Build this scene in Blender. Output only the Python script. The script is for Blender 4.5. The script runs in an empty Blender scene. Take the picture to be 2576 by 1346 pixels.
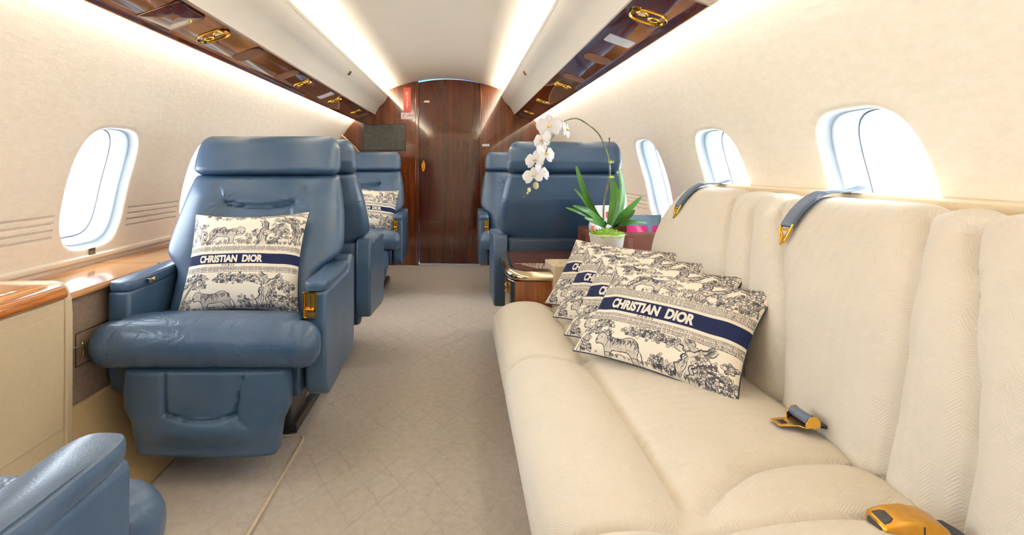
import bpy, bmesh, math, random
import numpy as np
from mathutils import Vector, Matrix

SC = bpy.context.scene
COL = SC.collection
PI = math.pi
random.seed(7)

# ------------------------------------------------------------------ helpers
class MB:
    """collects verts / faces for one mesh object"""
    def __init__(self):
        self.v = []; self.f = []; self.mi = []; self.m = 0
    def add(self, vs, fs):
        o = len(self.v)
        self.v += [tuple(p) for p in vs]
        for f in fs:
            self.f.append(tuple(o + i for i in f)); self.mi.append(self.m)
        return o
    def box(self, x0, x1, y0, y1, z0, z1):
        vs = [(x0,y0,z0),(x1,y0,z0),(x1,y1,z0),(x0,y1,z0),(x0,y0,z1),(x1,y0,z1),(x1,y1,z1),(x0,y1,z1)]
        self.add(vs, [(0,3,2,1),(4,5,6,7),(0,1,5,4),(1,2,6,5),(2,3,7,6),(3,0,4,7)])
        return self
    def loft(self, loops, cap0=True, cap1=True, closed=True):
        n = len(loops[0]); vs = [p for l in loops for p in l]; fs = []
        for i in range(len(loops) - 1):
            for j in range(n if closed else n - 1):
                k = (j + 1) % n
                fs.append((i*n+j, i*n+k, (i+1)*n+k, (i+1)*n+j))
        if cap0: fs.append(tuple(range(n - 1, -1, -1)))
        if cap1: fs.append(tuple((len(loops)-1)*n + j for j in range(n)))
        self.add(vs, fs); return self
    def grid(self, pts, flip=False):
        """pts[i][j]"""
        n = len(pts[0]); vs = [p for r in pts for p in r]; fs = []
        for i in range(len(pts) - 1):
            for j in range(n - 1):
                q = (i*n+j, i*n+j+1, (i+1)*n+j+1, (i+1)*n+j)
                fs.append(q[::-1] if flip else q)
        self.add(vs, fs); return self
    def prism(self, poly, axis, a, b):
        """poly: 2D points; axis 0/1/2 the extrusion axis"""
        def m(p, t):
            if axis == 0: return (t, p[0], p[1])
            if axis == 1: return (p[0], t, p[1])
            return (p[0], p[1], t)
        self.loft([[m(p, a) for p in poly], [m(p, b) for p in poly]]); return self
    def tube(self, path, r, n=10, caps=True):
        P = [Vector(p) for p in path]; loops = []
        up = Vector((0.13, 0.21, 0.97)).normalized()
        for i, p in enumerate(P):
            t = (P[min(i+1, len(P)-1)] - P[max(i-1, 0)]).normalized()
            a = t.cross(up)
            if a.length < 1e-4: a = t.cross(Vector((1, 0, 0)))
            a.normalize(); b = t.cross(a).normalized(); up = a.cross(t).normalized() if False else up
            rr = r[i] if isinstance(r, (list, tuple)) else r
            loops.append([p + rr*(math.cos(2*PI*k/n)*a + math.sin(2*PI*k/n)*b) for k in range(n)])
        self.loft(loops, caps, caps); return self
    def lathe(self, prof, n=32, c=(0,0,0), cap0=True, cap1=True):
        loops = [[(c[0]+r*math.cos(2*PI*k/n), c[1]+r*math.sin(2*PI*k/n), c[2]+z) for k in range(n)] for r, z in prof]
        self.loft(loops, cap0, cap1); return self
    def build(self, name, mat, parent=None, smooth=True, bevel=0, seg=3, sub=0, loc=None, angle=35):
        me = bpy.data.meshes.new(name)
        me.from_pydata(self.v, [], self.f)
        mats = mat if isinstance(mat, (list, tuple)) else [mat]
        for m in mats: me.materials.append(m)
        if len(mats) > 1: me.polygons.foreach_set('material_index', self.mi)
        bm = bmesh.new(); bm.from_mesh(me)
        bmesh.ops.recalc_face_normals(bm, faces=bm.faces)
        bm.to_mesh(me); bm.free()
        if smooth:
            me.polygons.foreach_set('use_smooth', [True]*len(me.polygons))
            me.set_sharp_from_angle(angle=math.radians(angle if not bevel else 80))
        me.update()
        o = bpy.data.objects.new(name, me); COL.objects.link(o)
        if parent: o.parent = parent
        if loc: o.location = loc
        if bevel:
            b = o.modifiers.new('bevel', 'BEVEL'); b.width = bevel; b.segments = seg
            b.limit_method = 'ANGLE'; b.angle_limit = math.radians(40)
            b.harden_normals = False
        if sub:
            s = o.modifiers.new('sub', 'SUBSURF'); s.levels = sub; s.render_levels = sub
        return o

def thing(name, label, cat, loc=(0,0,0), rz=0, group=None):
    o = bpy.data.objects.new(name, None); COL.objects.link(o)
    o.location = loc; o.rotation_euler = (0, 0, rz); o.empty_display_size = .05
    return tag(o, label, cat, group)
def tag(o, label, cat, group=None, kind=None):
    o['label'] = label; o['category'] = cat
    if group: o['group'] = group
    if kind: o['kind'] = kind
    return o
def struct(o, label=None, cat=None):
    o['kind'] = 'structure'
    if label: o['label'] = label
    if cat: o['category'] = cat
    return o
def copy_tree(o, parent=None):
    c = o.copy(); COL.objects.link(c); c.parent = parent
    for ch in list(o.children): copy_tree(ch, c)
    return c

def spline(pts, n):
    """Catmull-Rom through pts, n samples per span"""
    P = [Vector(p) for p in pts]; out = []
    for i in range(len(P) - 1):
        p0, p1, p2, p3 = P[max(i-1,0)], P[i], P[i+1], P[min(i+2,len(P)-1)]
        for k in range(n):
            t = k/n
            out.append(.5*((2*p1)+(p2-p0)*t+(2*p0-5*p1+4*p2-p3)*t*t+(3*p1-p0-3*p2+p3)*t**3))
    out.append(P[-1]); return out
def cspline(pts, n):
    """closed Catmull-Rom"""
    P = [Vector(p) for p in pts]; N = len(P); out = []
    for i in range(N):
        p0, p1, p2, p3 = P[i-1], P[i], P[(i+1)%N], P[(i+2)%N]
        for k in range(n):
            t = k/n
            out.append(.5*((2*p1)+(p2-p0)*t+(2*p0-5*p1+4*p2-p3)*t*t+(3*p1-p0-3*p2+p3)*t**3))
    return out
def interp(x, tab):
    if x <= tab[0][0]: return tab[0][1]
    for (a, va), (b, vb) in zip(tab, tab[1:]):
        if x <= b:
            t = (x-a)/(b-a); return va+(vb-va)*t
    return tab[-1][1]
def sinterp(x, tab):
    """smoothed table"""
    h = (tab[-1][0]-tab[0][0])/60
    return sum(interp(x+k*h, tab) for k in (-2,-1,0,1,2))/5
def segdist(x, z, pl):
    d = 9
    for (ax, az), (bx, bz) in zip(pl, pl[1:]):
        dx, dz = bx-ax, bz-az; L = dx*dx+dz*dz
        t = max(0, min(1, ((x-ax)*dx+(z-az)*dz)/L)) if L else 0
        d = min(d, math.hypot(x-ax-t*dx, z-az-t*dz))
    return d

# ------------------------------------------------------------------ materials
class NT:
    def __init__(self, name):
        self.m = bpy.data.materials.new(name); self.m.use_nodes = True
        self.t = self.m.node_tree; self.b = self.t.nodes['Principled BSDF']
    def n(self, typ, **kw):
        x = self.t.nodes.new(typ)
        for k, v in kw.items():
            if k in x.inputs.keys(): x.inputs[k].default_value = v
            else: setattr(x, k, v)
        return x
    def l(self, a, ao, b, bi): self.t.links.new(a.outputs[ao], b.inputs[bi])
    def ramp(self, stops):
        r = self.n('ShaderNodeValToRGB'); e = r.color_ramp.elements
        while len(e) < len(stops): e.new(.5)
        for x, (p, c) in zip(e, stops): x.position = p; x.color = (*c, 1)
        return r
    def coord(self, kind='Object', scale=(1,1,1), rot=(0,0,0)):
        c = self.n('ShaderNodeTexCoord'); mp = self.n('ShaderNodeMapping')
        mp.inputs['Scale'].default_value = scale; mp.inputs['Rotation'].default_value = rot
        self.l(c, kind, mp, 'Vector'); return mp
    def bump(self, src, out, strength, dist=.002, chain=None):
        b = self.n('ShaderNodeBump'); b.inputs['Strength'].default_value = strength; b.inputs['Distance'].default_value = dist
        self.l(src, out, b, 'Height')
        if chain: self.l(chain, 'Normal', b, 'Normal')
        self.l(b, 'Normal', self.b, 'Normal'); return b
    def set(self, **kw):
        for k, v in kw.items(): self.b.inputs[k.replace('_', ' ')].default_value = v
        return self

def srgb(r, g, b):
    f = lambda c: (c/255/12.92) if c/255 <= .04045 else ((c/255+.055)/1.055)**2.4
    return (f(r), f(g), f(b))
def mix(a, b, t): return tuple(x+(y-x)*t for x, y in zip(a, b))

def plain(name, col, rough=.5, metal=0, var=.06, scale=30, bump=0, **kw):
    m = NT(name); m.set(Roughness=rough, Metallic=metal, **kw)
    c = m.coord(); no = m.n('ShaderNodeTexNoise', Scale=scale, Detail=3.0); m.l(c, 'Vector', no, 'Vector')
    r = m.ramp([(.3, mix(col, (0,0,0), var)), (.7, mix(col, (1,1,1), var*.5))])
    m.l(no, 'Fac', r, 'Fac'); m.l(r, 'Color', m.b, 'Base Color')
    if bump: m.bump(no, 'Fac', bump, .001)
    return m.m

def leather(name, col, rough=.42, grain=260, bump=.25, wr=.0):
    m = NT(name); m.set(Roughness=rough)
    m.b.inputs['Specular IOR Level'].default_value = .5
    c = m.coord()
    n1 = m.n('ShaderNodeTexNoise', Scale=6.0, Detail=4.0); m.l(c, 'Vector', n1, 'Vector')
    r = m.ramp([(.3, mix(col, (0,0,0), .10)), (.7, mix(col, (1,1,1), .025))])
    m.l(n1, 'Fac', r, 'Fac'); m.l(r, 'Color', m.b, 'Base Color')
    ch = None
    if wr:
        n3 = m.n('ShaderNodeTexNoise', Scale=11.0, Detail=2.0, Distortion=1.2); m.l(c, 'Vector', n3, 'Vector')
        r3 = m.ramp([(.40, (1,1,1)), (.49, (0,0,0)), (.51, (0,0,0)), (.60, (1,1,1))]); m.l(n3, 'Fac', r3, 'Fac')
        ch = m.bump(r3, 'Color', wr, .004)
    v = m.n('ShaderNodeTexVoronoi', Scale=float(grain)); m.l(c, 'Vector', v, 'Vector')
    m.bump(v, 'Distance', bump, .0006, ch)
    return m.m

def wood(name, dark, mid, light, rough=.12, axis='z', grain=1.0, figure=0.0, coat=.6):
    """polished veneer, grain along axis"""
    m = NT(name); m.set(Roughness=rough); m.b.inputs['Coat Weight'].default_value = coat
    m.b.inputs['Coat Roughness'].default_value = .03
    s = {'x': (1.2, 22, 22), 'y': (22, 1.2, 22), 'z': (22, 22, 1.2)}[axis]
    c = m.coord(scale=tuple(k*grain for k in s))
    n1 = m.n('ShaderNodeTexNoise', Scale=1.0, Detail=6.0, Roughness=.6, Distortion=.6+figure); m.l(c, 'Vector', n1, 'Vector')
    n2 = m.n('ShaderNodeTexNoise', Scale=5.0, Detail=4.0, Roughness=.7); m.l(c, 'Vector', n2, 'Vector')
    ad = m.n('ShaderNodeMix', data_type='FLOAT'); ad.inputs['Factor'].default_value = .35
    m.l(n1, 'Fac', ad, 'A'); m.l(n2, 'Fac', ad, 'B')
    r = m.ramp([(.30, dark), (.5, mid), (.70, light)]); m.l(ad, 'Result', r, 'Fac')
    m.l(r, 'Color', m.b, 'Base Color')
    return m.m

M = {}
M['wall'] = leather('cream_wall_leather', srgb(236, 224, 203), .62, 60, .10)
def wallmat():
    m = NT('cream_wall_covering'); m.set(Roughness=.6)
    m.b.inputs['Specular IOR Level'].default_value = .25
    c = m.coord(scale=(1, 1, 2.2))
    n1 = m.n('ShaderNodeTexNoise', Scale=26.0, Detail=5.0, Roughness=.6); m.l(c, 'Vector', n1, 'Vector')
    r = m.ramp([(.3, srgb(226, 217, 201)), (.7, srgb(233, 225, 211))]); m.l(n1, 'Fac', r, 'Fac')
    m.l(r, 'Color', m.b, 'Base Color'); m.bump(n1, 'Fac', .22, .004); return m.m
M['wall'] = wallmat()
M['ceiling'] = plain('ceiling_cream', srgb(233, 226, 212), .55, var=.02, scale=8)
M['valance'] = plain('valance_cream', srgb(232, 227, 216), .5, var=.02, scale=8)
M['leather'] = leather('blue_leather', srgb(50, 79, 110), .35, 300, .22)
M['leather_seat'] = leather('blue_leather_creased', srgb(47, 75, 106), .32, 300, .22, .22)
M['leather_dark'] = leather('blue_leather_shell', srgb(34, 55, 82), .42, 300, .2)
M['psu_wood'] = wood('ceiling_strip_wood', srgb(58, 20, 9), srgb(86, 34, 16), srgb(104, 44, 21), .08, 'y', .7, 0, .3)
M['part_wood'] = wood('bulkhead_wood', srgb(48, 20, 7), srgb(90, 44, 18), srgb(128, 68, 30), .10, 'z', .42, 1.4)
M['door_wood'] = wood('door_wood', srgb(48, 20, 10), srgb(66, 30, 16), srgb(86, 43, 23), .08, 'z', .30, 1.6, .45)
M['ledge_wood'] = wood('ledge_wood', srgb(150, 98, 52), srgb(186, 134, 82), srgb(206, 158, 104), .16, 'y', .5, .8)
M['console_wood'] = wood('console_wood', srgb(92, 46, 10), srgb(176, 104, 32), srgb(212, 144, 58), .10, 'y', .5, 1.6)
M['table_wood'] = wood('table_wood', srgb(48, 22, 14), srgb(96, 52, 36), srgb(134, 82, 60), .3, 'x', 1.0, .6, .25)
M['table_front'] = wood('table_front_wood', srgb(70, 30, 8), srgb(120, 60, 20), srgb(150, 84, 36), .12, 'z', .7, .8)
M['gold'] = plain('polished_gold', srgb(236, 184, 72), .16, 1.0, .05, 12)
M['gold_satin'] = plain('satin_gold', srgb(214, 160, 60), .30, 1.0, .08, 60)
M['pewter'] = plain('polished_pewter_gold', srgb(206, 190, 160), .15, 1.0, .05, 12)
M['black'] = plain('black_plastic', (.012,.012,.013), .4)
M['dark'] = plain('dark_cavity', (.006,.006,.007), .8)
M['screen'] = plain('dark_screen_glass', srgb(52, 50, 44), .35)
M['console'] = plain('beige_console_leather', srgb(206, 188, 156), .5, var=.04, scale=90, bump=.05)
M['flare'] = plain('tan_lower_panel', srgb(196, 168, 124), .5, var=.04, scale=90)
M['mocha'] = plain('mocha_suede', srgb(126, 104, 86), .85, var=.08, scale=60, bump=.05)
M['white'] = plain('white_plastic', srgb(232, 232, 236), .45, var=.02)
M['print_white'] = plain('pale_lettering', srgb(226, 216, 200), .6, var=.02)
M['brown_plastic'] = plain('brown_grille_cloth', srgb(128, 84, 56), .8, var=.05, scale=400, bump=.1)
M['red'] = plain('exit_red', srgb(176, 58, 46), .5, var=.03)
M['arabic_red'] = plain('sign_coral', srgb(232, 120, 108), .6, var=.02)
M['lens'] = plain('frosted_lens', srgb(214, 218, 226), .25, var=.02)
M['navy_piping'] = plain('navy_piping', srgb(28, 36, 66), .7, var=.06, scale=200)
M['pot'] = plain('white_ceramic', srgb(238, 236, 230), .3, var=.01)
M['traybrown'] = leather('brown_tray_leather', srgb(112, 58, 40), .45, 300, .2)
M['stitch'] = plain('tan_stitching', srgb(190, 140, 112), .7)
M['steel'] = plain('brushed_outlet_metal', srgb(140, 132, 112), .35, 1.0)
M['navy_web'] = plain('navy_webbing', srgb(24, 30, 52), .7, var=.1, scale=300, bump=.2)
M['strap'] = leather('slate_blue_strap', srgb(82, 98, 122), .5, 240, .3)

def sofamat():
    m = NT('cream_herringbone_fabric'); m.set(Roughness=.85)
    m.b.inputs['Specular IOR Level'].default_value = .2
    m.b.inputs['Sheen Weight'].default_value = .15
    tc = m.n('ShaderNodeUVMap'); sp = m.n('ShaderNodeSeparateXYZ'); m.l(tc, 'UV', sp, 'Vector')
    # herringbone: stripes whose slope flips in blocks of the cloth
    def mth(op, a, b=None, va=None, vb=None):
        q = m.n('ShaderNodeMath', operation=op)
        if a: m.l(a[0], a[1], q, 0)
        else: q.inputs[0].default_value = va
        if b: m.l(b[0], b[1], q, 1)
        elif vb is not None: q.inputs[1].default_value = vb
        return q
    pp = mth('PINGPONG', (sp, 'X'), vb=.017)
    pv = mth('MULTIPLY', (pp, 0), vb=1.3)
    ad = mth('ADD', (sp, 'Y'), (pv, 0))
    fr = mth('MULTIPLY', (ad, 0), vb=2*PI/.0062)
    sn = mth('SINE', (fr, 0))
    n1 = m.n('ShaderNodeTexNoise', Scale=16.0, Detail=3.0); m.l(tc, 'UV', n1, 'Vector')
    r1 = m.ramp([(.38, (.25,.25,.25)), (.6, (1,1,1))]); m.l(n1, 'Fac', r1, 'Fac')
    am = mth('MULTIPLY', (sn, 0), (r1, 'Color'))
    mp = m.n('ShaderNodeMapping'); mp.inputs['Scale'].default_value = (25, 400, 1); m.l(tc, 'UV', mp, 'Vector')
    n2 = m.n('ShaderNodeTexNoise', Scale=1.0, Detail=3.0); m.l(mp, 'Vector', n2, 'Vector')
    cr = m.ramp([(0.0, srgb(204, 195, 180)), (1.0, srgb(224, 217, 204))])
    hf = mth('MULTIPLY_ADD', (am, 0), vb=.16); hf.inputs[2].default_value = .28
    h2 = mth('MULTIPLY_ADD', (n2, 'Fac'), vb=.6); m.l(hf, 0, h2, 2)
    m.l(h2, 0, cr, 'Fac'); m.l(cr, 'Color', m.b, 'Base Color')
    b1 = m.bump(am, 0, .28, .0011); m.bump(n2, 'Fac', .25, .0015, b1)
    return m.m
M['sofa'] = sofamat()

def carpetmat():
    m = NT('beige_carpet'); m.set(Roughness=.95); m.b.inputs['Specular IOR Level'].default_value = .1
    m.b.inputs['Sheen Weight'].default_value = .2
    c = m.coord()
    nd = m.n('ShaderNodeTexNoise', Scale=7.0, Detail=4.0, Roughness=.65); m.l(c, 'Vector', nd, 'Vector')
    sc = m.n('ShaderNodeVectorMath', operation='SCALE'); sc.inputs['Scale'].default_value = .045; m.l(nd, 'Color', sc, 0)
    av = m.n('ShaderNodeVectorMath', operation='ADD'); m.l(c, 'Vector', av, 0); m.l(sc, 0, av, 1)
    sp = m.n('ShaderNodeSeparateXYZ'); m.l(av, 0, sp, 'Vector')
    def line(kx, ky):
        a = m.n('ShaderNodeMath', operation='MULTIPLY'); a.inputs[1].default_value = kx; m.l(sp, 'X', a, 0)
        b = m.n('ShaderNodeMath', operation='MULTIPLY_ADD'); b.inputs[1].default_value = ky; m.l(sp, 'Y', b, 0); m.l(a, 0, b, 2)
        p = m.n('ShaderNodeMath', operation='PINGPONG'); p.inputs[1].default_value = .5; m.l(b, 0, p, 0)
        r = m.ramp([(0.0, (0,0,0)), (.055, (1,1,1))]); m.l(p, 0, r, 'Fac'); return r
    a, b = line(8.6, 5.2), line(-8.6, 5.2)
    mn = m.n('ShaderNodeMix', data_type='RGBA', blend_type='MULTIPLY'); mn.inputs['Factor'].default_value = 1
    m.l(a, 'Color', mn, 'A'); m.l(b, 'Color', mn, 'B')
    n2 = m.n('ShaderNodeTexNoise', Scale=220.0, Detail=3.0); m.l(c, 'Vector', n2, 'Vector')
    n3 = m.n('ShaderNodeTexNoise', Scale=40.0, Detail=4.0); m.l(c, 'Vector', n3, 'Vector')
    # the lines fade in and out with wear
    n4 = m.n('ShaderNodeTexNoise', Scale=2.2, Detail=2.0); m.l(c, 'Vector', n4, 'Vector')
    r4 = m.ramp([(.40, (.12,.12,.12)), (.66, (.7,.7,.7))]); m.l(n4, 'Fac', r4, 'Fac')
    lw = m.n('ShaderNodeMix', data_type='RGBA'); lw.inputs['A'].default_value = (1,1,1,1)
    m.l(r4, 'Color', lw, 'Factor'); m.l(mn, 'Result', lw, 'B')
    r = m.ramp([(.25, srgb(166, 156, 145)), (.75, srgb(200, 191, 181))])
    mf = m.n('ShaderNodeMix', data_type='FLOAT'); mf.inputs['Factor'].default_value = .5
    m.l(n2, 'Fac', mf, 'A'); m.l(n3, 'Fac', mf, 'B'); m.l(mf, 'Result', r, 'Fac')
    dk = m.n('ShaderNodeMix', data_type='RGBA', blend_type='MULTIPLY'); dk.inputs['Factor'].default_value = .28
    m.l(r, 'Color', dk, 'A'); m.l(lw, 'Result', dk, 'B'); m.l(dk, 'Result', m.b, 'Base Color')
    b1 = m.bump(n2, 'Fac', .5, .004); m.bump(lw, 'Result', .35, .004, b1)
    return m.m
M['carpet'] = carpetmat()

def panemat():
    m = NT('clear_pane'); t = m.t
    tr = m.n('ShaderNodeBsdfTransparent'); gl = m.n('ShaderNodeBsdfGlossy', Roughness=.02)
    mx = m.n('ShaderNodeMixShader'); mx.inputs[0].default_value = .03
    m.l(tr, 0, mx, 1); m.l(gl, 0, mx, 2)
    m.l(mx, 0, t.nodes['Material Output'], 'Surface'); t.nodes.remove(m.b); return m.m
M['pane'] = panemat()
M['reveal'] = plain('window_reveal_grey', (.20, .225, .25), .4, var=.01)

# ------------------------------------------------------------------ the cabin shell
YB, YF = -1.7, 5.52           # behind the camera / bulkhead
RW, ZW = 1.22, .60
def wx(z):
    if z < ZW: return RW
    if z > 1.55: return math.sqrt(RW*RW-.95*.95)
    return math.sqrt(RW*RW-(z-ZW)**2)
def wn(z):
    if z < ZW or z > 1.55: return (1, 0)
    return (wx(z)/RW, (z-ZW)/RW)
def wp(sg, y, z, d=0):
    n = wn(z); return (sg*(wx(z)+d*n[0]), y, z+d*n[1])

WIN = {-1: [2.075+.8125*k for k in range(-4, 4)], 1: [1.36+.78*k for k in range(-3, 5)]}
WZ, WA, WB = .893, .172, .215
RA, RZ0, RZ1 = .205, .655, 1.135
GRV = (.735, .759, .783, .807)
def superell(qy, qz, n=3.6):
    t = (abs(qy)**n+abs(qz)**n)**(-1/n); return qy*t, qz*t

def side_wall(sg):
    zl = [0, .2, .4, .52, .58, .62, RZ0]
    for g in GRV: zl += [g-.005, g-.0018, g+.0018, g+.005]
    zl += [.86, .89, .92, .95, .98, 1.01, 1.04, 1.07, 1.10, RZ1, 1.17, 1.21, 1.25, 1.29, 1.33, 1.36, 1.385, 1.405, 1.425, 1.445, 1.47, 1.50, 1.53, 1.55, 1.56, 1.66]
    i0, i1 = zl.index(RZ0), zl.index(RZ1)
    yc = []; kind = []
    wins = WIN[sg]; prev = YB
    SUB = 12
    for w in wins:
        a, b = prev, w-RA
        if not yc: yc.append(a)
        yc += [a+.006, a+(b-a)*.33, a+(b-a)*.66, b-.006, b]
        yc += [w-RA+2*RA*k/SUB for k in range(1, SUB+1)]
        prev = w+RA
    a, b = prev, YF
    yc += [a+.006, a+(b-a)*.5, b-.006, b]
    gset = {round(g-.0018, 5) for g in GRV} | {round(g+.0018, 5) for g in GRV}
    def inwin(y): return any(w-RA-1e-6 <= y <= w+RA+1e-6 for w in wins)
    mb = MB(); nz = len(zl); vs = []
    for y in yc:
        for z in zl:
            d = .009 if (round(z, 5) in gset and not inwin(y) and y > yc[0] and y < YF-1e-6) else 0
            vs.append(wp(sg, y, z, d))
    fs = []
    for i in range(len(yc)-1):
        cell_win = inwin(yc[i]) and inwin(yc[i+1]) and any(w-RA-1e-6 <= .5*(yc[i]+yc[i+1]) <= w+RA for w in wins)
        for j in range(nz-1):
            if cell_win and i0 <= j < i1: continue
            fs.append((i*nz+j, i*nz+j+1, (i+1)*nz+j+1, (i+1)*nz+j))
    mb.add(vs, fs)
    for w in wins:
        c0 = min(range(len(yc)), key=lambda k: abs(yc[k]-(w-RA))); c1 = c0+SUB
        bd = [(c, i0) for c in range(c0, c1)] + [(c1, j) for j in range(i0, i1)] + \
             [(c, i1) for c in range(c1, c0, -1)] + [(c0, j) for j in range(i1, i0, -1)]
        zc, B = (RZ0+RZ1)/2, (RZ1-RZ0)/2
        rings = []
        for (s, d, lam) in ((1, 0, 0), (1.10, 0, .35), (1.10, 0, .7), (1.085, 0, 1), (1.045, .002, 1), (1.015, .008, 1), (1, .018, 1)):
            ring = []
            for c, j in bd:
                y, z = yc[c], zl[j]
                iy, iz = superell((y-w)/RA, (z-zc)/B)
                py, pz = w+WA*s*iy, WZ+WB*s*iz
                if lam < 1: py, pz = y+(py-y)*lam, z+(pz-z)*lam
                ring.append(wp(sg, py, pz, d))
            rings.append(ring)
        mb.loft(rings, False, False)
    o = mb.build('wall_left' if sg < 0 else 'wall_right', M['wall'], angle=60)
    bm = bmesh.new(); bm.from_mesh(o.data); bmesh.ops.remove_doubles(bm, verts=bm.verts, dist=1e-5)
    bmesh.ops.recalc_face_normals(bm, faces=bm.faces)
    bm.to_mesh(o.data); bm.free(); o.data.polygons.foreach_set('use_smooth', [True]*len(o.data.polygons)); o.data.set_sharp_from_angle(angle=math.radians(40))
    return struct(o)
side_wall(-1); side_wall(1)

def window(n, sg, w):
    N = 56
    def ring(s, d, sy=None):
        out = []
        for k in range(N):
            a = 2*PI*k/N; iy, iz = superell(math.cos(a), math.sin(a))
            out.append(wp(sg, w+WA*(sy or s)*iy, WZ+WB*s*iz, d))
        return out
    mb = MB()
    mb.loft([ring(1.0, .018), ring(.985, .030), ring(.965, .034), ring(.955, .036)], False, False)
    o = struct(mb.build('window_%d' % n, M['reveal'], angle=50))
    mb = MB(); mb.loft([ring(.962, .034), ring(.945, .040), ring(.915, .075, .91), ring(.885, .098, .875)], False, False)
    mb.build('window_reveal', M['reveal'], o, angle=50)
    mb = MB(); mb.loft([ring(.885, .098, .875), ring(.88, .0965, .87), ring(.87, .0965, .86), ring(.862, .101, .852)], False, False)
    mb.build('window_frame', M['reveal'], o, angle=50)
    mb = MB(); r = ring(.875, .1005, .865); mb.add(r, [tuple(range(N))])
    mb.build('pane', M['pane'], o, smooth=False)
k = 1
for sg in (-1, 1):
    for w in WIN[sg]:
        window(k, sg, w); k += 1

# floor
mb = MB(); mb.box(-1.24, 1.24, YB-.02, 6.3, -.03, 0); struct(mb.build('floor', M['carpet'], smooth=False))
# ceiling arch
RC, ZC = 1.43, .421
mb = MB(); loops = []
prof = [(-.80+1.6*k/48) for k in range(49)]
def cz(x): return ZC+math.sqrt(RC*RC-x*x)
pts = [[(x, y, cz(x)) for x in prof] for y in [YB+(YF+.015-YB)*k/12 for k in range(13)]]
pts2 = [[(x, y, cz(x)+.02) for x in prof] for y in (YB, YF+.015)]
mb.grid(pts); mb.grid(pts2, True)
struct(mb.build('ceiling', M['ceiling']))
# wall behind the camera
mb = MB(); mb.box(-1.3, 1.3, YB-.03, YB, 0, 1.9); struct(mb.build('wall_rear', M['wall'], smooth=False))
# added backing beyond the bulkhead, painted as the blue daylight in door gaps
mb = MB(); mb.box(-1.3, 1.3, 5.72, 5.75, 0, 1.95)
struct(mb.build('gap_backing', plain('gap_daylight_blue', srgb(40, 110, 190), .7), smooth=False))

# overhead valances (cream) and the wood strips under them
def valance(sg, n):
    c = [(.690, 1.492), (.682, 1.512), (.662, 1.548), (.640, 1.578), (.612, 1.603), (.588, 1.630), (.574, 1.656), (.570, 1.664), (.5665, 1.667), (.5655, 1.671), (.5625, 1.676), (.5635, 1.686), (.570, 1.689), (.580, 1.684), (.590, 1.668), (.610, 1.640), (.66, 1.59), (.715, 1.53), (.715, 1.495)]
    P = spline([(x, z, 0) for x, z in c], 4)
    mb = MB(); ys = [YB, .5, 1.5, 2.5, 3.5, 4.5, YF]
    mb.loft([[(sg*p.x, y, p.y) for p in P] for y in ys])
    struct(mb.build('trim_%d' % n, M['valance'], angle=50))
valance(-1, 1); valance(1, 2)
PA, PB = (.690, 1.490), (.862, 1.431)
def psu(sg, t, y, d=0):
    nx, nz = -(PA[1]-PB[1]), -(PB[0]-PA[0]); L = math.hypot(nx, nz); nx, nz = nx/L, nz/L
    return (sg*(PA[0]+(PB[0]-PA[0])*t+d*nx), y, PA[1]+(PB[1]-PA[1])*t+d*nz)
def strip(sg, n):
    mb = MB()
    pr = [(-.02, .012), (-.02, 0), (.0, -.001), (.25, .003), (.5, .004), (.75, .003), (.93, .0), (.965, .004), (.99, .004), (1.0, -.002), (1.0, -.010), (.97, -.014), (0, -.014)]
    ys = [YB]+[YB+(YF-YB)*k/8 for k in range(1, 9)]
    mb.loft([[psu(sg, t, y, d) for t, d in pr] for y in ys])
    struct(mb.build('trim_%d' % n, M['psu_wood'], angle=50))
    mb = MB(); mb.loft([[psu(sg, t, y, d) for t, d in ((1.0, .003), (1.02, .003), (1.022, -.006), (1.0, -.006))] for y in (YB, YF)])
    struct(mb.build('trim_%d' % (n+20), M['gold_satin'], angle=50))
strip(-1, 3); strip(1, 4)

# side ledges, lower side panels
def ledge(sg, y0, y1, n):
    x = lambda v: sg*v
    mb = MB()
    pr = [(1.235, .600), (1.235, .612), (.985, .612), (.968, .610), (.960, .602), (.960, .594), (.966, .588), (1.0, .588)]
    mb.loft([[(x(a), y, b) for a, b in pr] for y in (y0, y1)])
    struct(mb.build('trim_%d' % n, M['ledge_wood'], bevel=0), 'light polished wood ledge under the windows', 'ledge')
    for ys in [v for v in (1.30, 2.10, 2.92, 3.73, 4.55) if y0 < v < y1]:
        mb = MB(); mb.box(min(x(.962), x(1.23)), max(x(.962), x(1.23)), ys-.0012, ys+.0012, .605, .6124)
        struct(mb.build('trim_%d' % (n+30+int(ys*10)), M['part_wood'], smooth=False))
    mb = MB()
    pr = [(.983, .588), (.983, .44), (.979, .437), (.983, .434), (.985, .27), (1.06, .27), (1.06, .588)]
    mb.loft([[(x(a), y, b) for a, b in pr] for y in (y0, y1)])
    struct(mb.build('trim_%d' % (n+1), M['mocha'], angle=30))
    mb = MB()
    fl = spline([(1.0, .266, 0), (.975, .262, 0), (.966, .22, 0), (.945, .14, 0), (.90, .07, 0), (.84, .025, 0), (.79, .002, 0)], 5)
    fl = [(p.x, p.y) for p in fl]+[(.79, -.01), (1.08, -.01), (1.08, .266)]
    mb.loft([[(x(a), y, b) for a, b in fl] for y in (y0, y1)])
    struct(mb.build('trim_%d' % (n+2), M['flare'], angle=50))
ledge(-1, YB, YF, 5); ledge(1, 2.86, YF, 8)
# cream rail along the foot of the left wall
mb = MB()
pr = [(0, .622), (.004, .628), (.012, .631), (.014, .638), (.012, .645), (.004, .648), (0, .652)]
mb.loft([[(-(wx(z)-d+.001), y, z) for d, z in pr] for y in (YB, YF)]); struct(mb.build('trim_11', M['wall'], angle=50))

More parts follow.
